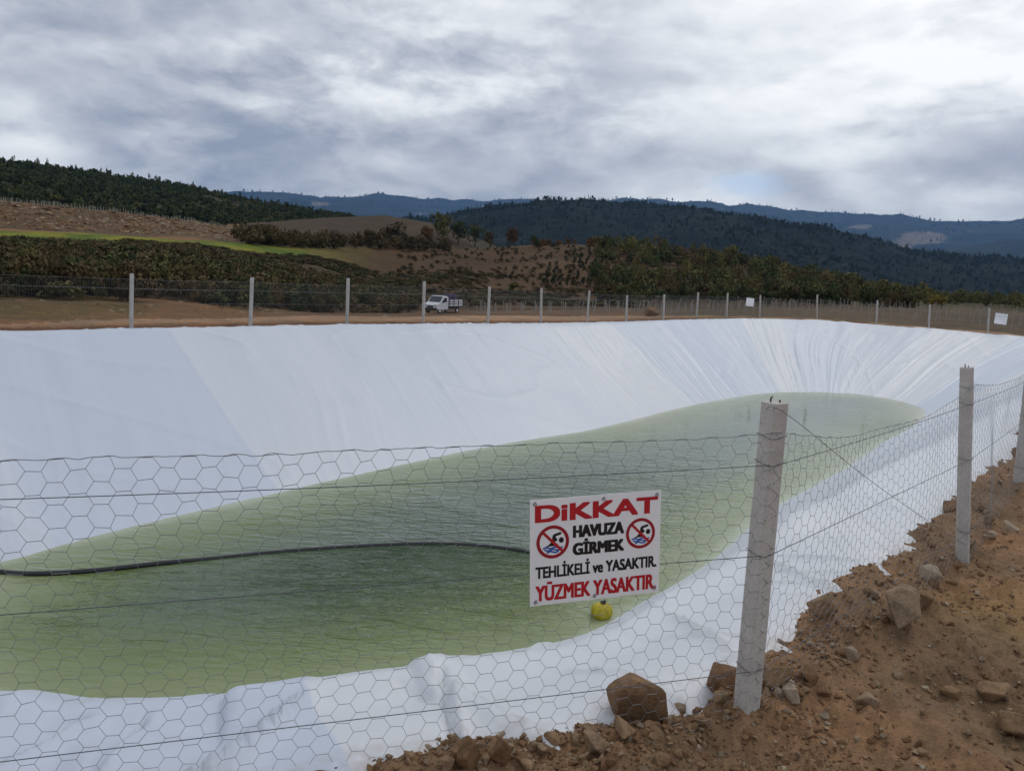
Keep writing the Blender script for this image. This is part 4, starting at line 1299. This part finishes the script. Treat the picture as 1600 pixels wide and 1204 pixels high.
# far fence
FPX_ = [(-330, 520, -330, 415), (-120, 519, -121, 421), (205, 517, 206, 428), (391, 513, 394, 435), (542, 508, 544, 435), (661, 507, 663, 441), (762, 508, 765, 448), (845, 506, 846, 451), (917, 505, 921, 454),
        (978, 505, 980, 460), (1036, 503, 1038, 460), (1088, 498, 1091, 457), (1135, 497, 1137, 458), (1187, 497, 1188, 461), (1276, 500, 1277, 461), (1369, 508, 1371, 470), (1451, 516, 1453, 477), (1543, 524, 1546, 482), (1640, 533, 1643, 488)]
FB = []; FL = []; FS = []
ff = empty('far_fence', (0, 0, 0))
tag(ff, 'row of thin pale concrete posts with wire mesh along the far rim of the pond', 'fence')
for i, (bx, by, tx_, ty_) in enumerate(FPX_):
    H_ = POST_H
    # distance from the post's height in the photo, base on the bank
    dd = ray(bx, by); h = math.hypot(dd[0], dd[1])
    rr = (0 - EYE[2]) / (dd[2] / h) + 0.35
    b = np.array([dd[0] / h * rr, dd[1] / h * rr, 0.0])
    sdv = float(signed_dist([b[0]], [b[1]], CR_LO)[0])
    while sdv < 0.75:
        rr += 0.1; b = np.array([dd[0] / h * rr, dd[1] / h * rr, 0.0]); sdv = float(signed_dist([b[0]], [b[1]], CR_LO)[0])
    te_t = azte(tx_, ty_)[1]
    sc = (EYE[2] + te_t * rr) / POST_H
    z0 = min(0.05, float(terrain([b[0]], [b[1]])[0]))
    b[2] = z0
    lean = lean_from(b, tx_, ty_, POST_H)
    sc = float(np.clip(sc, 0.85, 1.25))
    put_post(ff, tuple(b), 0.5 + 0.13 * i, lean, i, sc)
    FB.append(b); FL.append(lean); FS.append(sc)
FBa = np.array(FB); FLa = np.array(FL)
FNS = np.concatenate([[0], np.cumsum(np.linalg.norm(np.diff(FBa[:, :2], axis=0), axis=1))])
E0, E1, TW = hex_edges(FNS[-1], 1.36, 0.0425)
fm = lambda E: fence_map(E[:, 0], E[:, 1], FBa, FNS, FLa, np.full(len(FBa), 0.04), 0.03, 1, 131)
V, F = tubes(fm(E0), fm(E1), 0.0014, 3)
link('mesh_netting', mesh_np('mesh_netting', V, F, None, True, [M['wire']]), ff)
for hgt in (1.38, 1.12, 0.70, 0.22):
    sv2 = np.arange(0, FNS[-1], 0.2)
    st = fence_map(sv2, np.full(len(sv2), hgt), FBa, FNS, FLa, np.full(len(FBa), 0.02), 0.0, 1, 7)
    V, F = sweep(st, 0.004 if hgt == 1.12 else 0.003, 4); link('strand', mesh_np('strand', V, F, None, True, [M['wire']]), ff)


# ------------------------------------------------------------------ warning sign
def on_fence(x, y):
    """point of the near fence's plane (second to third post) seen at a photo point"""
    d = ray(x, y); a = NPa[2]; b = NPa[3]
    t2 = b[:2] - a[:2]; nv = np.array([t2[1], -t2[0]]); nv /= np.linalg.norm(nv)
    o = a[:2] + nv * 0.075
    t = ((o - EYE[:2]) @ nv) / (d[:2] @ nv)
    return EYE + d * t


cTL, cTR, cBR, cBL = on_fence(827, 780), on_fence(1030, 767), on_fence(1032, 922), on_fence(829, 948)
lft = (cTL + cBL) / 2; rgt = (cTR + cBR) / 2
SW = float(np.linalg.norm(rgt - lft)); SH = float((cTL[2] - cBL[2] + cTR[2] - cBR[2]) / 2)
ctr = (cTL + cTR + cBR + cBL) / 4
ex = (rgt - lft) / SW
tilt_top = float((cTR[2] - cTL[2]) / SW)
sg = empty('warning_sign', tuple(ctr), math.atan2(ex[1], ex[0]))
sg.rotation_euler = (math.radians(-1.0), -math.atan2(ex[2], math.hypot(ex[0], ex[1])), math.atan2(ex[1], ex[0]))
tag(sg, 'white no-swimming warning sign with red and black Turkish lettering tied to the near fence', 'sign')
# local frame: x right, z up, -y towards the viewer
nu, nv = 24, 18
bm = bmesh.new()
grid = {}


def bulge(u, v):
    return 0.004 * math.sin(u * math.pi) * math.sin(v * math.pi * 0.9) * 0.0


b = MB(); b.box((0, 0, 0), (SW, 0.003, SH), 0, 0.001); b.build('panel', M['sign'], sg)


def uv(u, v): return (u - 0.5) * SW, (0.5 - v) * SH


def text_mesh(body, name, u0, u1, v0, v1, material, bold, depth_y=-0.0022, parent=sg):
    """lettering thickened by `bold` metres in both directions"""
    def glyphs(t):
        cu = bpy.data.curves.new(name, 'FONT'); cu.body = t; cu.size = 1.0; cu.fill_mode = 'FRONT'
        to = bpy.data.objects.new(name, cu); COL.objects.link(to)
        dg = bpy.context.evaluated_depsgraph_get(); dg.update()
        me = bpy.data.meshes.new_from_object(to.evaluated_get(dg))
        bpy.data.objects.remove(to); bpy.data.curves.remove(cu)
        co = np.zeros(len(me.vertices) * 3, np.float32); me.vertices.foreach_get('co', co)
        me.calc_loop_triangles()
        tr = np.array([lt.vertices[:] for lt in me.loop_triangles])
        bpy.data.meshes.remove(me)
        return co.reshape(-1, 3), tr
    ch = glyphs('H')[0][:, 1].max()
    co, tr = glyphs(body)
    x0, x1 = co[:, 0].min(), co[:, 0].max()
    X0, Z1 = uv(u0, v0); X1, Z0 = uv(u1, v1)
    bx, bz = bold
    X0 += bx; X1 -= bx; Z0 += bz; Z1 -= bz
    px_ = X0 + (co[:, 0] - x0) / (x1 - x0) * (X1 - X0); pz_ = Z0 + co[:, 1] / ch * (Z1 - Z0)
    V = []; F = []
    offs = [(0, 0)] + [(sx_, sz_) for sx_ in (-1, -.33, .33, 1) for sz_ in (-1, 1)] + [(-1, 0), (1, 0)]
    for i, (ox, oz) in enumerate(offs):
        V.append(np.stack([px_ + ox * bx, np.full(len(px_), depth_y - i * 0.00002), pz_ + oz * bz], 1)); F.append(tr + i * len(px_))
    return link(name, mesh_np(name, np.concatenate(V), np.concatenate(F), None, False, [material]), parent)


text_mesh('DiKKAT', 'lettering', 0.035, 0.975, 0.055, 0.215, M['red'], (0.0058, 0.0032))
text_mesh('HAVUZA', 'lettering', 0.318, 0.712, 0.270, 0.385, M['black'], (0.0043, 0.0026))
text_mesh('GİRMEK', 'lettering', 0.318, 0.716, 0.437, 0.552, M['black'], (0.0043, 0.0026))
text_mesh('TEHLİKELİ ve YASAKTIR.', 'lettering', 0.04, 0.975, 0.632, 0.742, M['black'], (0.0022, 0.0019))
text_mesh('YÜZMEK YASAKTIR.', 'lettering', 0.04, 0.975, 0.812, 0.958, M['red'], (0.0032, 0.0017))


def flat_poly(name, polys, y, material, parent):
    bm = bmesh.new()
    for pts in polys:
        vs = [bm.verts.new((p[0], y, p[1])) for p in pts]
        bm.faces.new(vs)
    bmesh.ops.recalc_face_normals(bm, faces=bm.faces)
    bmesh.ops.triangulate(bm, faces=bm.faces)
    me = bpy.data.meshes.new(name); bm.to_mesh(me); bm.free(); me.materials.append(material)
    return link(name, me, parent)


def picto(u, v, rad):
    cx, cz = uv(u, v)
    r = rad
    base = link('prohibition_symbol', None, sg) if False else None
    ri = r * 0.80
    n = 48
    ring = []
    for i in range(n):
        a0 = 2 * math.pi * i / n; a1 = 2 * math.pi * (i + 1) / n
        ring.append([(cx + ri * math.cos(a0), cz + ri * math.sin(a0)), (cx + r * math.cos(a0), cz + r * math.sin(a0)), (cx + r * math.cos(a1), cz + r * math.sin(a1)), (cx + ri * math.cos(a1), cz + ri * math.sin(a1))])
    sym = flat_poly('prohibition_symbol', ring, -0.0026, M['darkred'], sg)
    disc = [[(cx + ri * math.cos(2 * math.pi * i / n), cz + ri * math.sin(2 * math.pi * i / n)) for i in range(n)]]
    flat_poly('disc', disc, -0.0019, M['white'], sym)
    T = lambda pts: [(cx + p[0] * r, cz + p[1] * r) for p in pts]
    head = [(0.52 + 0.155 * math.cos(2 * math.pi * i / 20), 0.07 + 0.17 * math.sin(2 * math.pi * i / 20)) for i in range(20)]
    arm = [(-0.02, 0.36), (0.06, 0.46), (0.42, 0.56), (0.52, 0.54), (0.53, 0.45), (0.46, 0.40), (0.16, 0.32), (0.30, 0.08), (0.10, -0.02)]
    body = [(-0.02, 0.36), (0.10, -0.02), (0.28, -0.13), (0.16, -0.26), (-0.16, -0.26), (-0.52, -0.34), (-0.40, -0.24), (-0.24, -0.16), (-0.05, 0.05)]
    flat_poly('swimmer', [T(head), T(arm), T(body)], -0.0022, M['black'], sym)
    waves = []
    for k in range(3):
        z = -0.36 - 0.125 * k; ww = math.sqrt(max(0.02, 0.78 ** 2 - (z - 0.05) ** 2)) * 0.92
        nn = 24; topv = []; bot = []
        for i in range(nn + 1):
            x = -ww + 2 * ww * i / nn; wob = 0.035 * math.sin(x * 11 + k * 1.5)
            topv.append((x, z + 0.055 + wob)); bot.append((x, z - 0.05 + wob))
        waves += [T([topv[i], topv[i + 1], bot[i + 1], bot[i]]) for i in range(nn)]
    flat_poly('wave', waves, -0.0023, M['blue'], sym)
    c, s_ = math.cos(math.radians(-45)), math.sin(math.radians(-45)); hw = 0.085
    bar = [(c * -0.82 - s_ * hw, s_ * -0.82 + c * hw), (c * 0.82 - s_ * hw, s_ * 0.82 + c * hw), (c * 0.82 + s_ * hw, s_ * 0.82 - c * hw), (c * -0.82 + s_ * hw, s_ * -0.82 - c * hw)]
    flat_poly('slash', [T(bar)], -0.0030, M['red'], sym)


picto(0.168, 0.405, SW * 0.122)
picto(0.842, 0.400, SW * 0.115)
for u, v in ((0.035, 0.04), (0.55, 0.04), (0.965, 0.04), (0.042, 0.965), (0.49, 0.965), (0.962, 0.955)):
    x_, z_ = uv(u, v)
    b = MB(); b.torus((x_, -0.003, z_), 0.0065, 0.0018, 'Y', 16, 6)
    b.cyl((x_, -0.0035, z_), (x_ + 0.004, 0.03, z_ + 0.012), 0.0011, 5); b.cyl((x_ - 0.003, -0.004, z_), (x_ + 0.002, -0.004, z_ + 0.014), 0.0011, 5)
    b.build('eyelet', M['brass'], sg, True)


# two small signs seen from behind on the far fence
def small_sign(x, y, wpx, hpx, label):
    d = ray(x, y); h = math.hypot(d[0], d[1]); az = math.atan2(d[0], d[1])
    # where that direction meets the far fence line
    best = None
    for i in range(len(FBa) - 1):
        a = FBa[i, :2]; b_ = FBa[i + 1, :2]
        M2 = np.array([[d[0] / h, -(b_ - a)[0]], [d[1] / h, -(b_ - a)[1]]])
        if abs(np.linalg.det(M2)) < 1e-9: continue
        r, t = np.linalg.solve(M2, a)
        if 0 <= t <= 1 and r > 0: best = (r, b_ - a); break
    r, tg = best; r -= 0.12
    sw_, sh_ = wpx / FPX * r, hpx / FPX * r
    root = empty('small_sign', (d[0] / h * r, d[1] / h * r, EYE[2] + d[2] / h * r), math.atan2(tg[1], tg[0]))
    tag(root, label, 'sign', 'small white signs on the far fence')
    b = MB(); b.box((0, 0, 0), (sw_ / max(.3, abs(math.cos(math.atan2(tg[1], tg[0]) + az))), 0.004, sh_), 0, 0.001, ry=0.05); b.build('panel', M['sign'], root)
    for sx in (-.42, .42):
        for sz in (-.42, .42):
            b = MB(); b.torus((sx * sw_, -0.004, sz * sh_), 0.008, 0.0025, 'Y', 12, 5); b.build('eyelet', M['brass'], root, True)


small_sign(1172, 472, 11, 12, 'small blank white sign on the far fence, the left one near the far corner')
small_sign(1564, 498, 14, 14, 'small blank white sign on the far fence, the one at the right edge')

# ------------------------------------------------------------------ floating pipe and yellow float
pp = [(-14.2, 10.6, 0.10), (-12.9, 11.4, -0.15), (-10.2, 11.6, -1.75)]
pts = [np.array(p) for p in pp]
for x, y in ((-60, 893), (0, 893), (60, 896), (150, 891), (250, 880), (330, 871), (430, 861), (540, 853), (650, 848), (740, 850), (825, 861), (890, 874), (950, 892)):
    pts.append(plane_pt(x, y, WATER_Z + 0.02))
pts[3][2] = WATER_Z + 0.16
for i in range(8, len(pts)): pts[i][2] = WATER_Z - 0.004 + 0.012 * (1 if i > 12 else 0)
pts[-1][2] = WATER_Z - 0.25
V, F = sweep(catmull(pts, 10), 0.046, 12)
tag(link('water_pipe', mesh_np('water_pipe', V, F, None, True, [M['pipe']])), 'long black plastic pipe floating across the green water', 'pipe')

fl = plane_pt(939, 962, WATER_Z)
root = empty('yellow_float', (fl[0], fl[1], WATER_Z))
tag(root, 'yellow cloth float bobbing on the water just below the warning sign', 'float')
nu, nv = 36, 18
Vf = []; 
for i in range(nv + 1):
    th = math.pi * i / nv
    for j in range(nu):
        a = 2 * math.pi * j / nu
        rr = 0.16 * math.sin(th) ** 0.75 * (1 + 0.05 * math.sin(a * 9 + th * 2) * math.sin(th) + 0.06 * math.sin(a * 3 + 1))
        z = 0.075 + 0.135 * math.cos(th) + 0.02 * math.sin(a * 2 + .6) * math.sin(th)
        Vf.append((rr * math.cos(a), rr * math.sin(a), z))
Ff = [(i * nu + j, i * nu + (j + 1) % nu, (i + 1) * nu + (j + 1) % nu, (i + 1) * nu + j) for i in range(nv) for j in range(nu)]
link('float_body', mesh_np('float_body', np.array(Vf), np.array(Ff)[:, ::-1], None, True, [M['yellow']]), root)
b = MB(); b.torus((0.02, 0, 0.225), 0.035, 0.012, 'Z', 14, 6); b.cyl((0.02, 0, 0.20), (0.045, 0.01, 0.26), 0.016, 8, 0.008); b.build('knot', M['dark'], root, True)


# ------------------------------------------------------------------ truck behind the far fence
def build_truck():
    base = hit(694, 489, 60)
    root = empty('truck', (base[0], base[1], base[2]), math.radians(-118)); root.scale = (0.8, 0.8, 0.8)
    tag(root, 'white flatbed truck with slatted cargo sides parked behind the far fence', 'truck')
    # local: +x forward, y left, z up
    cabpts = [(0.55, 0.55), (0.55, 1.95), (0.75, 2.12), (1.55, 2.12), (2.25, 1.32), (2.95, 1.18), (3.08, 0.95), (3.08, 0.48), (0.9, 0.45)]
    b = MB(); b.prism(cabpts, -0.95, 0.95)
    es = list(b.bm.edges); bmesh.ops.bevel(b.bm, geom=es, offset=0.06, segments=2, affect='EDGES')
    b.build('cab', M['truck'], root, False)
    b = MB(); b.prism([(1.66, 2.05), (2.22, 1.40), (2.27, 1.42), (1.71, 2.08)], -0.80, 0.80); b.build('windscreen', M['glass'], root)
    for s in (-1, 1):
        b = MB(); y0 = 0.955 * s
        b.prism([(0.95, 1.38), (0.98, 1.90), (1.50, 1.92), (1.98, 1.38)], y0 - 0.01, y0 + 0.01); b.build('side_window', M['glass'], root)
        b = MB(); b.prism([(0.85, 0.60), (0.85, 1.34), (2.02, 1.34), (2.10, 0.9), (1.95, 0.60)], y0 - 0.012, y0 + 0.012); d = b.build('door', M['truck'], root)
        b = MB(); b.box((1.0, y0 + 0.02 * s, 1.18), (0.18, 0.03, 0.05), 0, 0.006); b.build('handle', M['dark'], d)
        b = MB(); b.box((3.02, 0.70 * s, 0.98), (0.16, 0.34, 0.22), 0, 0.03); b.build('headlight', M['lamp'], root)
        b = MB(); b.box((1.95, 1.10 * s, 1.45), (0.10, 0.18, 0.30), 0, 0.03); b.build('mirror', M['dark'], root)
    b = MB(); b.box((3.06, 0, 0.55), (0.20, 1.9, 0.30), 0, 0.04); b.build('bumper', M['dark'], root)
    b = MB(); b.box((3.09, 0, 0.85), (0.05, 0.9, 0.22), 0, 0.02); b.build('grille', M['dark'], root)
    for x in (2.3, -1.55):
        for s in (-1, 1):
            b = MB(); b.torus((x, 0.82 * s, 0.36), 0.26, 0.11, 'Y', 22, 8); t = b.build('tyre', M['tyre'], root, True)
            b = MB(); b.cyl((x, 0.74 * s, 0.36), (x, 0.90 * s, 0.36), 0.20, 16); b.build('rim', M['truck'], t)
    b = MB(); b.box((-1.1, 0, 0.62), (3.2, 0.8, 0.16), 0, 0.02); b.build('chassis', M['dark'], root)
    b = MB(); b.box((-1.1, 0, 0.82), (3.2, 2.0, 0.12), 0, 0.02); b.build('cargo_floor', M['dark'], root)
    for s in (-1, 1):
        b = MB()
        for z in (1.02, 1.30, 1.58): b.box((-1.1, 0.98 * s, z), (3.2, 0.05, 0.17), 0, 0.01)
        b.build('side_board', M['truck'], root)
        for x in (-2.65, -1.6, -0.55, 0.42):
            b = MB(); b.box((x, 1.03 * s, 1.35), (0.07, 0.06, 1.05), 0, 0.008); b.build('stake_post', M['dark'], root)
    b = MB()
    for z in (1.02, 1.30, 1.58): b.box((-2.72, 0, z), (0.05, 1.9, 0.17), 0, 0.01)
    b.build('tailgate', M['truck'], root)
    b = MB()
    for y in (-0.6, 0, 0.6): b.box((0.46, y, 1.5), (0.06, 0.06, 1.25), 0, 0.01)
    b.box((0.46, 0, 2.1), (0.07, 1.9, 0.08), 0, 0.01); b.box((0.46, 0, 1.6), (0.07, 1.9, 0.06), 0, 0.01)
    b.build('head_rack', M['dark'], root)
    # violet crates stacked on the bed: a load of its own
    Mx = root.matrix_basis
    for i, (x, y, z) in enumerate(((-0.2, 0.45, 0.9), (-0.2, -0.45, 0.9), (-1.1, 0.45, 0.9), (-1.1, -0.45, 0.9), (-2.0, 0.0, 0.9), (-0.6, 0.0, 1.65), (-1.6, 0.1, 1.65))):
        b = MB(); b.box((0, 0, 0.05), (0.8, 0.8, 0.06), 0, .01)
        for s in (-1, 1):
            for zz in (0.2, 0.42, 0.64): b.box((0, 0.39 * s, zz), (0.8, 0.04, 0.16), 0, .01); b.box((0.39 * s, 0, zz), (0.04, 0.72, 0.16), 0, .01)
        c = b.build('crate', M['purple'], None)
        bpy.context.view_layer.update()
        c.matrix_world = root.matrix_world @ Matrix.Translation((x, y, z - 0.02))
        tag(c, 'violet slatted crate loaded on the bed of the white truck', 'crate', 'crates on the truck bed')


build_truck()

# ------------------------------------------------------------------ vineyard stakes
bs = MB(); bs.box((0, 0, 0.45), (0.045, 0.045, 1.1), 0, 0.006)
bmesh.ops.recalc_face_normals(bs.bm, faces=bs.bm.faces)
stake_me = bpy.data.meshes.new('stake'); bs.bm.to_mesh(stake_me); bs.bm.free(); stake_me.materials.append(M['stake'])
g = np.random.default_rng(91)
cnt = 0
rows_px = []
for row in range(9):
    rr0 = 58 + row * 9.5
    for x in np.arange(735 + row * 3, 1640, 25 - row * 0.6):
        az_ = azte(x + g.normal() * 3, 480)[0]
        base_r = float(np.interp(az_, KAZ[0], KR[0]))
        r = base_r + 4 + row * (6.0 if x > 1000 else 5.0) + g.normal() * 0.5
        if x < 1000 and row < 3: continue
        px_, py_ = math.sin(az_) * r, math.cos(az_) * r
        z = float(terrain([px_], [py_])[0])
        o = link('vineyard_stake', stake_me, None, (px_, py_, z), g.uniform(0, 1))
        o.rotation_euler = (g.normal() * 0.07, g.normal() * 0.07, g.uniform(0, 1)); o.scale = (1, 1, g.uniform(0.75, 1.15))
        tag(o, 'thin pale stake standing in the vineyard rows behind the far fence', 'stake', 'vineyard stakes behind the far fence')
        cnt += 1
        if cnt > 290: break
    if cnt > 290: break
for i in range(72):
    x = -10 + i * 4.4 + g.normal() * 0.8
    az_ = azte(x, 330)[0]
    r = float(np.interp(az_, KAZ[6], KR[6])) + g.uniform(-1.5, 3)
    px_, py_ = math.sin(az_) * r, math.cos(az_) * r
    z = float(terrain([px_], [py_])[0])
    o = link('hilltop_stake', stake_me, None, (px_, py_, z - .1), g.uniform(0, 1))
    o.scale = (2.0, 2.0, 0.95 * g.uniform(0.7, 1.2)); o.rotation_euler = (g.normal() * .08, g.normal() * .08, 0)
    tag(o, 'pale stake in the line along the top of the brown mound at left', 'stake', 'stakes along the top of the brown mound')

# ------------------------------------------------------------------ stones
def rock_mesh(seed, sub=2, flat=0.7):
    gg = np.random.default_rng(seed)
    bm = bmesh.new()
    pts = gg.normal(size=(13, 3)); pts /= np.linalg.norm(pts, axis=1, keepdims=True)
    pts *= np.array([1.0, gg.uniform(0.65, 0.95), flat * gg.uniform(0.8, 1.1)]) * gg.uniform(0.8, 1.0, (13, 1))
    vs = [bm.verts.new(p) for p in pts]
    r = bmesh.ops.convex_hull(bm, input=vs)
    bmesh.ops.delete(bm, geom=[v for v in bm.verts if not v.link_faces], context='VERTS')
    bmesh.ops.bevel(bm, geom=list(bm.edges), offset=0.035, segments=1, affect='EDGES')
    bmesh.ops.triangulate(bm, faces=bm.faces)
    if sub: bmesh.ops.subdivide_edges(bm, edges=bm.edges, cuts=sub, use_grid_fill=True)
    bmesh.ops.triangulate(bm, faces=bm.faces)
    co = np.array([v.co[:] for v in bm.verts])
    d = fbm(co[:, 0] * 2.5 + seed, co[:, 1] * 2.5 + co[:, 2] * 1.7, 4, seed) * 0.06 + fbm(co[:, 0] * 9, co[:, 1] * 9 + co[:, 2] * 8, 2, seed + 3) * 0.02
    for v, k in zip(bm.verts, d): v.co *= 1 + k
    co = np.array([v.co[:] for v in bm.verts]); lo_, hi_ = co.min(0), co.max(0)
    for v in bm.verts:
        for a_ in range(3): v.co[a_] = ((v.co[a_] - lo_[a_]) / (hi_[a_] - lo_[a_]) * 2 - 1) * (1.0, 0.9, 0.8)[a_]
    bmesh.ops.recalc_face_normals(bm, faces=bm.faces)
    me = bpy.data.meshes.new('stone'); bm.to_mesh(me); bm.free(); me.materials.append(M['stone'])
    return me


ROCKS = [rock_mesh(600 + i, 2, 0.55 + 0.05 * (i % 5)) for i in range(12)]
BIG = [rock_mesh(650 + i, 5, 0.7) for i in range(6)]
g = np.random.default_rng(95)


def rock(x, y, wpx, hpx, me, label, group=None, rz=None, name='rock', tilt=0.3, sink=0.25):
    p = hit(x, y, 2.4, 60)
    rr = np.linalg.norm(p - EYE)
    sx = wpx / FPX * rr / 2; sz = hpx / FPX * rr / 2
    o = link(name, me, None, (p[0], p[1], p[2] + sz * (0.95 - sink)))
    o.rotation_euler = (g.normal() * tilt, g.normal() * tilt, g.uniform(0, 6.28) if rz is None else rz)
    o.scale = (sx, sx * 0.85, sz * 1.25)
    return tag(o, label, 'rock' if name == 'rock' else 'stone', group)


rock(992, 1124, 78, 84, BIG[0], 'large angular brown rock resting against the fence mesh left of the leaning post', rz=0.3, tilt=0.08)
rock(1412, 966, 62, 46, BIG[1], 'large flat-topped tan rock at the foot of the fence below the middle post', rz=0.8, tilt=0.1)
rock(1284, 962, 44, 38, BIG[2], 'rounded tan rock on the edge of the white liner right of the leaning post', rz=1.8, tilt=0.1)
rock(1132, 1078, 54, 44, BIG[3], 'brown rock on the liner edge just left of the leaning post', rz=0.4, tilt=0.1)
rock(1208, 1072, 42, 40, BIG[4], 'reddish brown rock tucked behind the right side of the leaning post', rz=2.4, tilt=0.1)
rock(1208, 953, 20, 15, BIG[5], 'small tan stone lying alone on the white liner beside the leaning post', rz=2.0, tilt=0.1, name='stone')
rock(732, 1200, 40, 54, BIG[2], 'upright brown rock at the bottom edge of the photo below the liner', rz=0.2, tilt=0.1)
rock(782, 1186, 36, 46, BIG[4], 'wedge-shaped tan rock on the soil edge at the bottom', rz=1.2, tilt=0.1)
rock(972, 1150, 44, 26, BIG[5], 'grey flat stone just below the large angular rock', rz=1.2, tilt=0.1, name='stone')
rock(930, 1172, 46, 30, BIG[1], 'brown flat stone below and left of the large angular rock', rz=2.2, tilt=0.1, name='stone')
rock(1483, 1090, 28, 16, BIG[3], 'single grey-brown stone on the open soil right of the leaning post', rz=2.9, tilt=0.1, name='stone')
rock(1550, 1090, 46, 24, BIG[0], 'flat light brown stone set into the soil at the right edge', rz=1.0, tilt=0.05, name='stone')
rock(1590, 1148, 52, 36, BIG[2], 'broad rounded stone at the lower right edge of the photo', rz=0.1, tilt=0.05)
rock(1355, 1100, 34, 20, BIG[4], 'tan flat stone in the middle of the open soil', rz=0.6, tilt=0.1, name='stone')
rock(1282, 1086, 30, 20, BIG[5], 'grey stone among the rubble right of the leaning post', rz=0.6, tilt=0.1, name='stone')
rock(1262, 1062, 34, 26, BIG[1], 'red-brown stone on the rubble ridge right of the leaning post', rz=1.4, tilt=0.1, name='stone')
rock(1450, 906, 40, 26, BIG[3], 'dark red-brown rock above the flat-topped tan rock', rz=1.4, tilt=0.1)
rock(1490, 800, 34, 22, BIG[4], 'dark brown rock behind the middle concrete post', rz=1.4, tilt=0.1)
rock(1018, 494, 26, 17, BIG[3], 'pale pinkish boulder on the soil bank behind the far fence', rz=1.0, tilt=0.05)


def in_soil(p, lim=0.62):
    return signed_dist([p[0]], [p[1]], CR_LO)[0] > lim


# individual stones spread over the soil, thickest along the liner edge
cand = []
tries = 0
while len(cand) < 250 and tries < 6000:
    tries += 1
    if g.uniform() < 0.55:      # along the liner edge
        t = g.uniform(0, 1)
        ex_ = np.interp(t, [0, .2, .4, .55, .7, .85, 1], [600, 800, 1000, 1160, 1300, 1420, 1560])
        ey_ = np.interp(t, [0, .2, .4, .55, .7, .85, 1], [1195, 1160, 1110, 1060, 960, 880, 740])
        x = ex_ + abs(g.normal()) * 45; y = ey_ + abs(g.normal()) * 40
    else:
        x = g.uniform(620, 1610); y = g.uniform(790, 1215)
    p = hit(x, y, 2.4, 40)
    if not in_soil(p, 0.58): continue
    cand.append((p, min(0.075, 0.016 + g.exponential(0.0095))))
cand.sort(key=lambda c: -c[1] / np.linalg.norm(c[0] - EYE))
for p, s in cand:
    o = link('stone', ROCKS[int(g.integers(12))], None, (p[0], p[1], p[2] + s * 0.2))
    o.rotation_euler = (g.normal() * 0.35, g.normal() * 0.35, g.uniform(0, 6.28)); o.scale = (s, s * g.uniform(.7, 1), s * g.uniform(.7, 1.2))
    tag(o, 'loose brown stone lying on the dug soil beside the fence', 'stone', 'loose stones on the soil')


# gravel and clods: one mass
def pebble(seed):
    gg = np.random.default_rng(seed); bm = bmesh.new()
    for p in gg.normal(size=(9, 3)):
        p = p / np.linalg.norm(p) * np.array([1, .8, .65]); bm.verts.new(p)
    bmesh.ops.convex_hull(bm, input=list(bm.verts)); bmesh.ops.triangulate(bm, faces=bm.faces)
    bm.verts.index_update()
    v = np.array([x.co[:] for x in bm.verts]); f = np.array([[q.index for q in fc.verts] for fc in bm.faces]); bm.free()
    return v, f, np.full(len(v), gg.uniform(0, 1))


PEB = [pebble(700 + i) for i in range(24)]
N = 52000
az_ = g.uniform(-0.22, 0.68, N); rr_ = np.exp(g.uniform(math.log(2.5), math.log(16), N))
X = np.sin(az_) * rr_; Y = np.cos(az_) * rr_
ok = signed_dist(X, Y, CR_LO) > 0.55
dens = fbm(X * 1.6, Y * 1.6, 3, 97) + 0.5 * np.exp(-((signed_dist(X, Y, CR_LO) - 0.8) / 0.4) ** 2)
ok &= dens > g.uniform(-0.5, 0.45, N)
X, Y = X[ok], Y[ok]; Z = terrain(X, Y)
sz = np.minimum(0.03, 0.0042 + g.exponential(0.0052, len(X)))
V, F, T = merge(PEB, np.stack([X, Y, Z + sz * 0.2], 1), sz, sz, 98)
me = mesh_np('gravel', V, F, {'tint': T}, False, [M['stone']])
tag(link('gravel', me), 'small gravel and soil clods scattered over the brown soil', 'gravel', kind='stuff')
P = scatter(0.1, 1.1, -60, 700, 2600, 104)
s_ = np.minimum(0.30, 0.03 + g.exponential(0.05, len(P)))
V, F, T = merge(PEB, P, s_, s_ * 0.8, 105)
tag(link('field_clods', mesh_np('field_clods', V, F, {'tint': T}, False, [M['stone']])), 'clods and small stones on the brown field behind the far fence', 'clods', kind='stuff')
# rubble on the mound at left
P = scatter(5.1, 6.1, -60, 372, 4200, 99)
s_ = np.minimum(1.0, 0.14 + g.exponential(0.18, len(P)))
V, F, T = merge(PEB, P, s_, s_ * 0.8, 100)
tag(link('rubble', mesh_np('rubble', V, F, {'tint': T}, False, [M['stone']])), 'stony rubble covering the brown mound at left', 'rubble', kind='stuff')

# ------------------------------------------------------------------ haze
hm = bpy.data.materials.new('haze'); hm.use_nodes = True
ht = NT(hm.node_tree); hm.node_tree.nodes.clear()
ho = ht.new('ShaderNodeOutputMaterial')
pvn = ht.new('ShaderNodeVolumePrincipled')
pvn.inputs['Color'].default_value = (0.26, 0.51, 0.95, 1); pvn.inputs['Density'].default_value = HAZE_DENSITY; pvn.inputs['Anisotropy'].default_value = 0.2
ht.l.new(pvn.outputs[0], ho.inputs['Volume'])
b = MB(); b.box((0, 0, 340), (32000, 32000, 830)); hz = b.build('haze', hm)
tag(hz, 'thin blue haze fading the distant mountains', 'haze', kind='stuff')
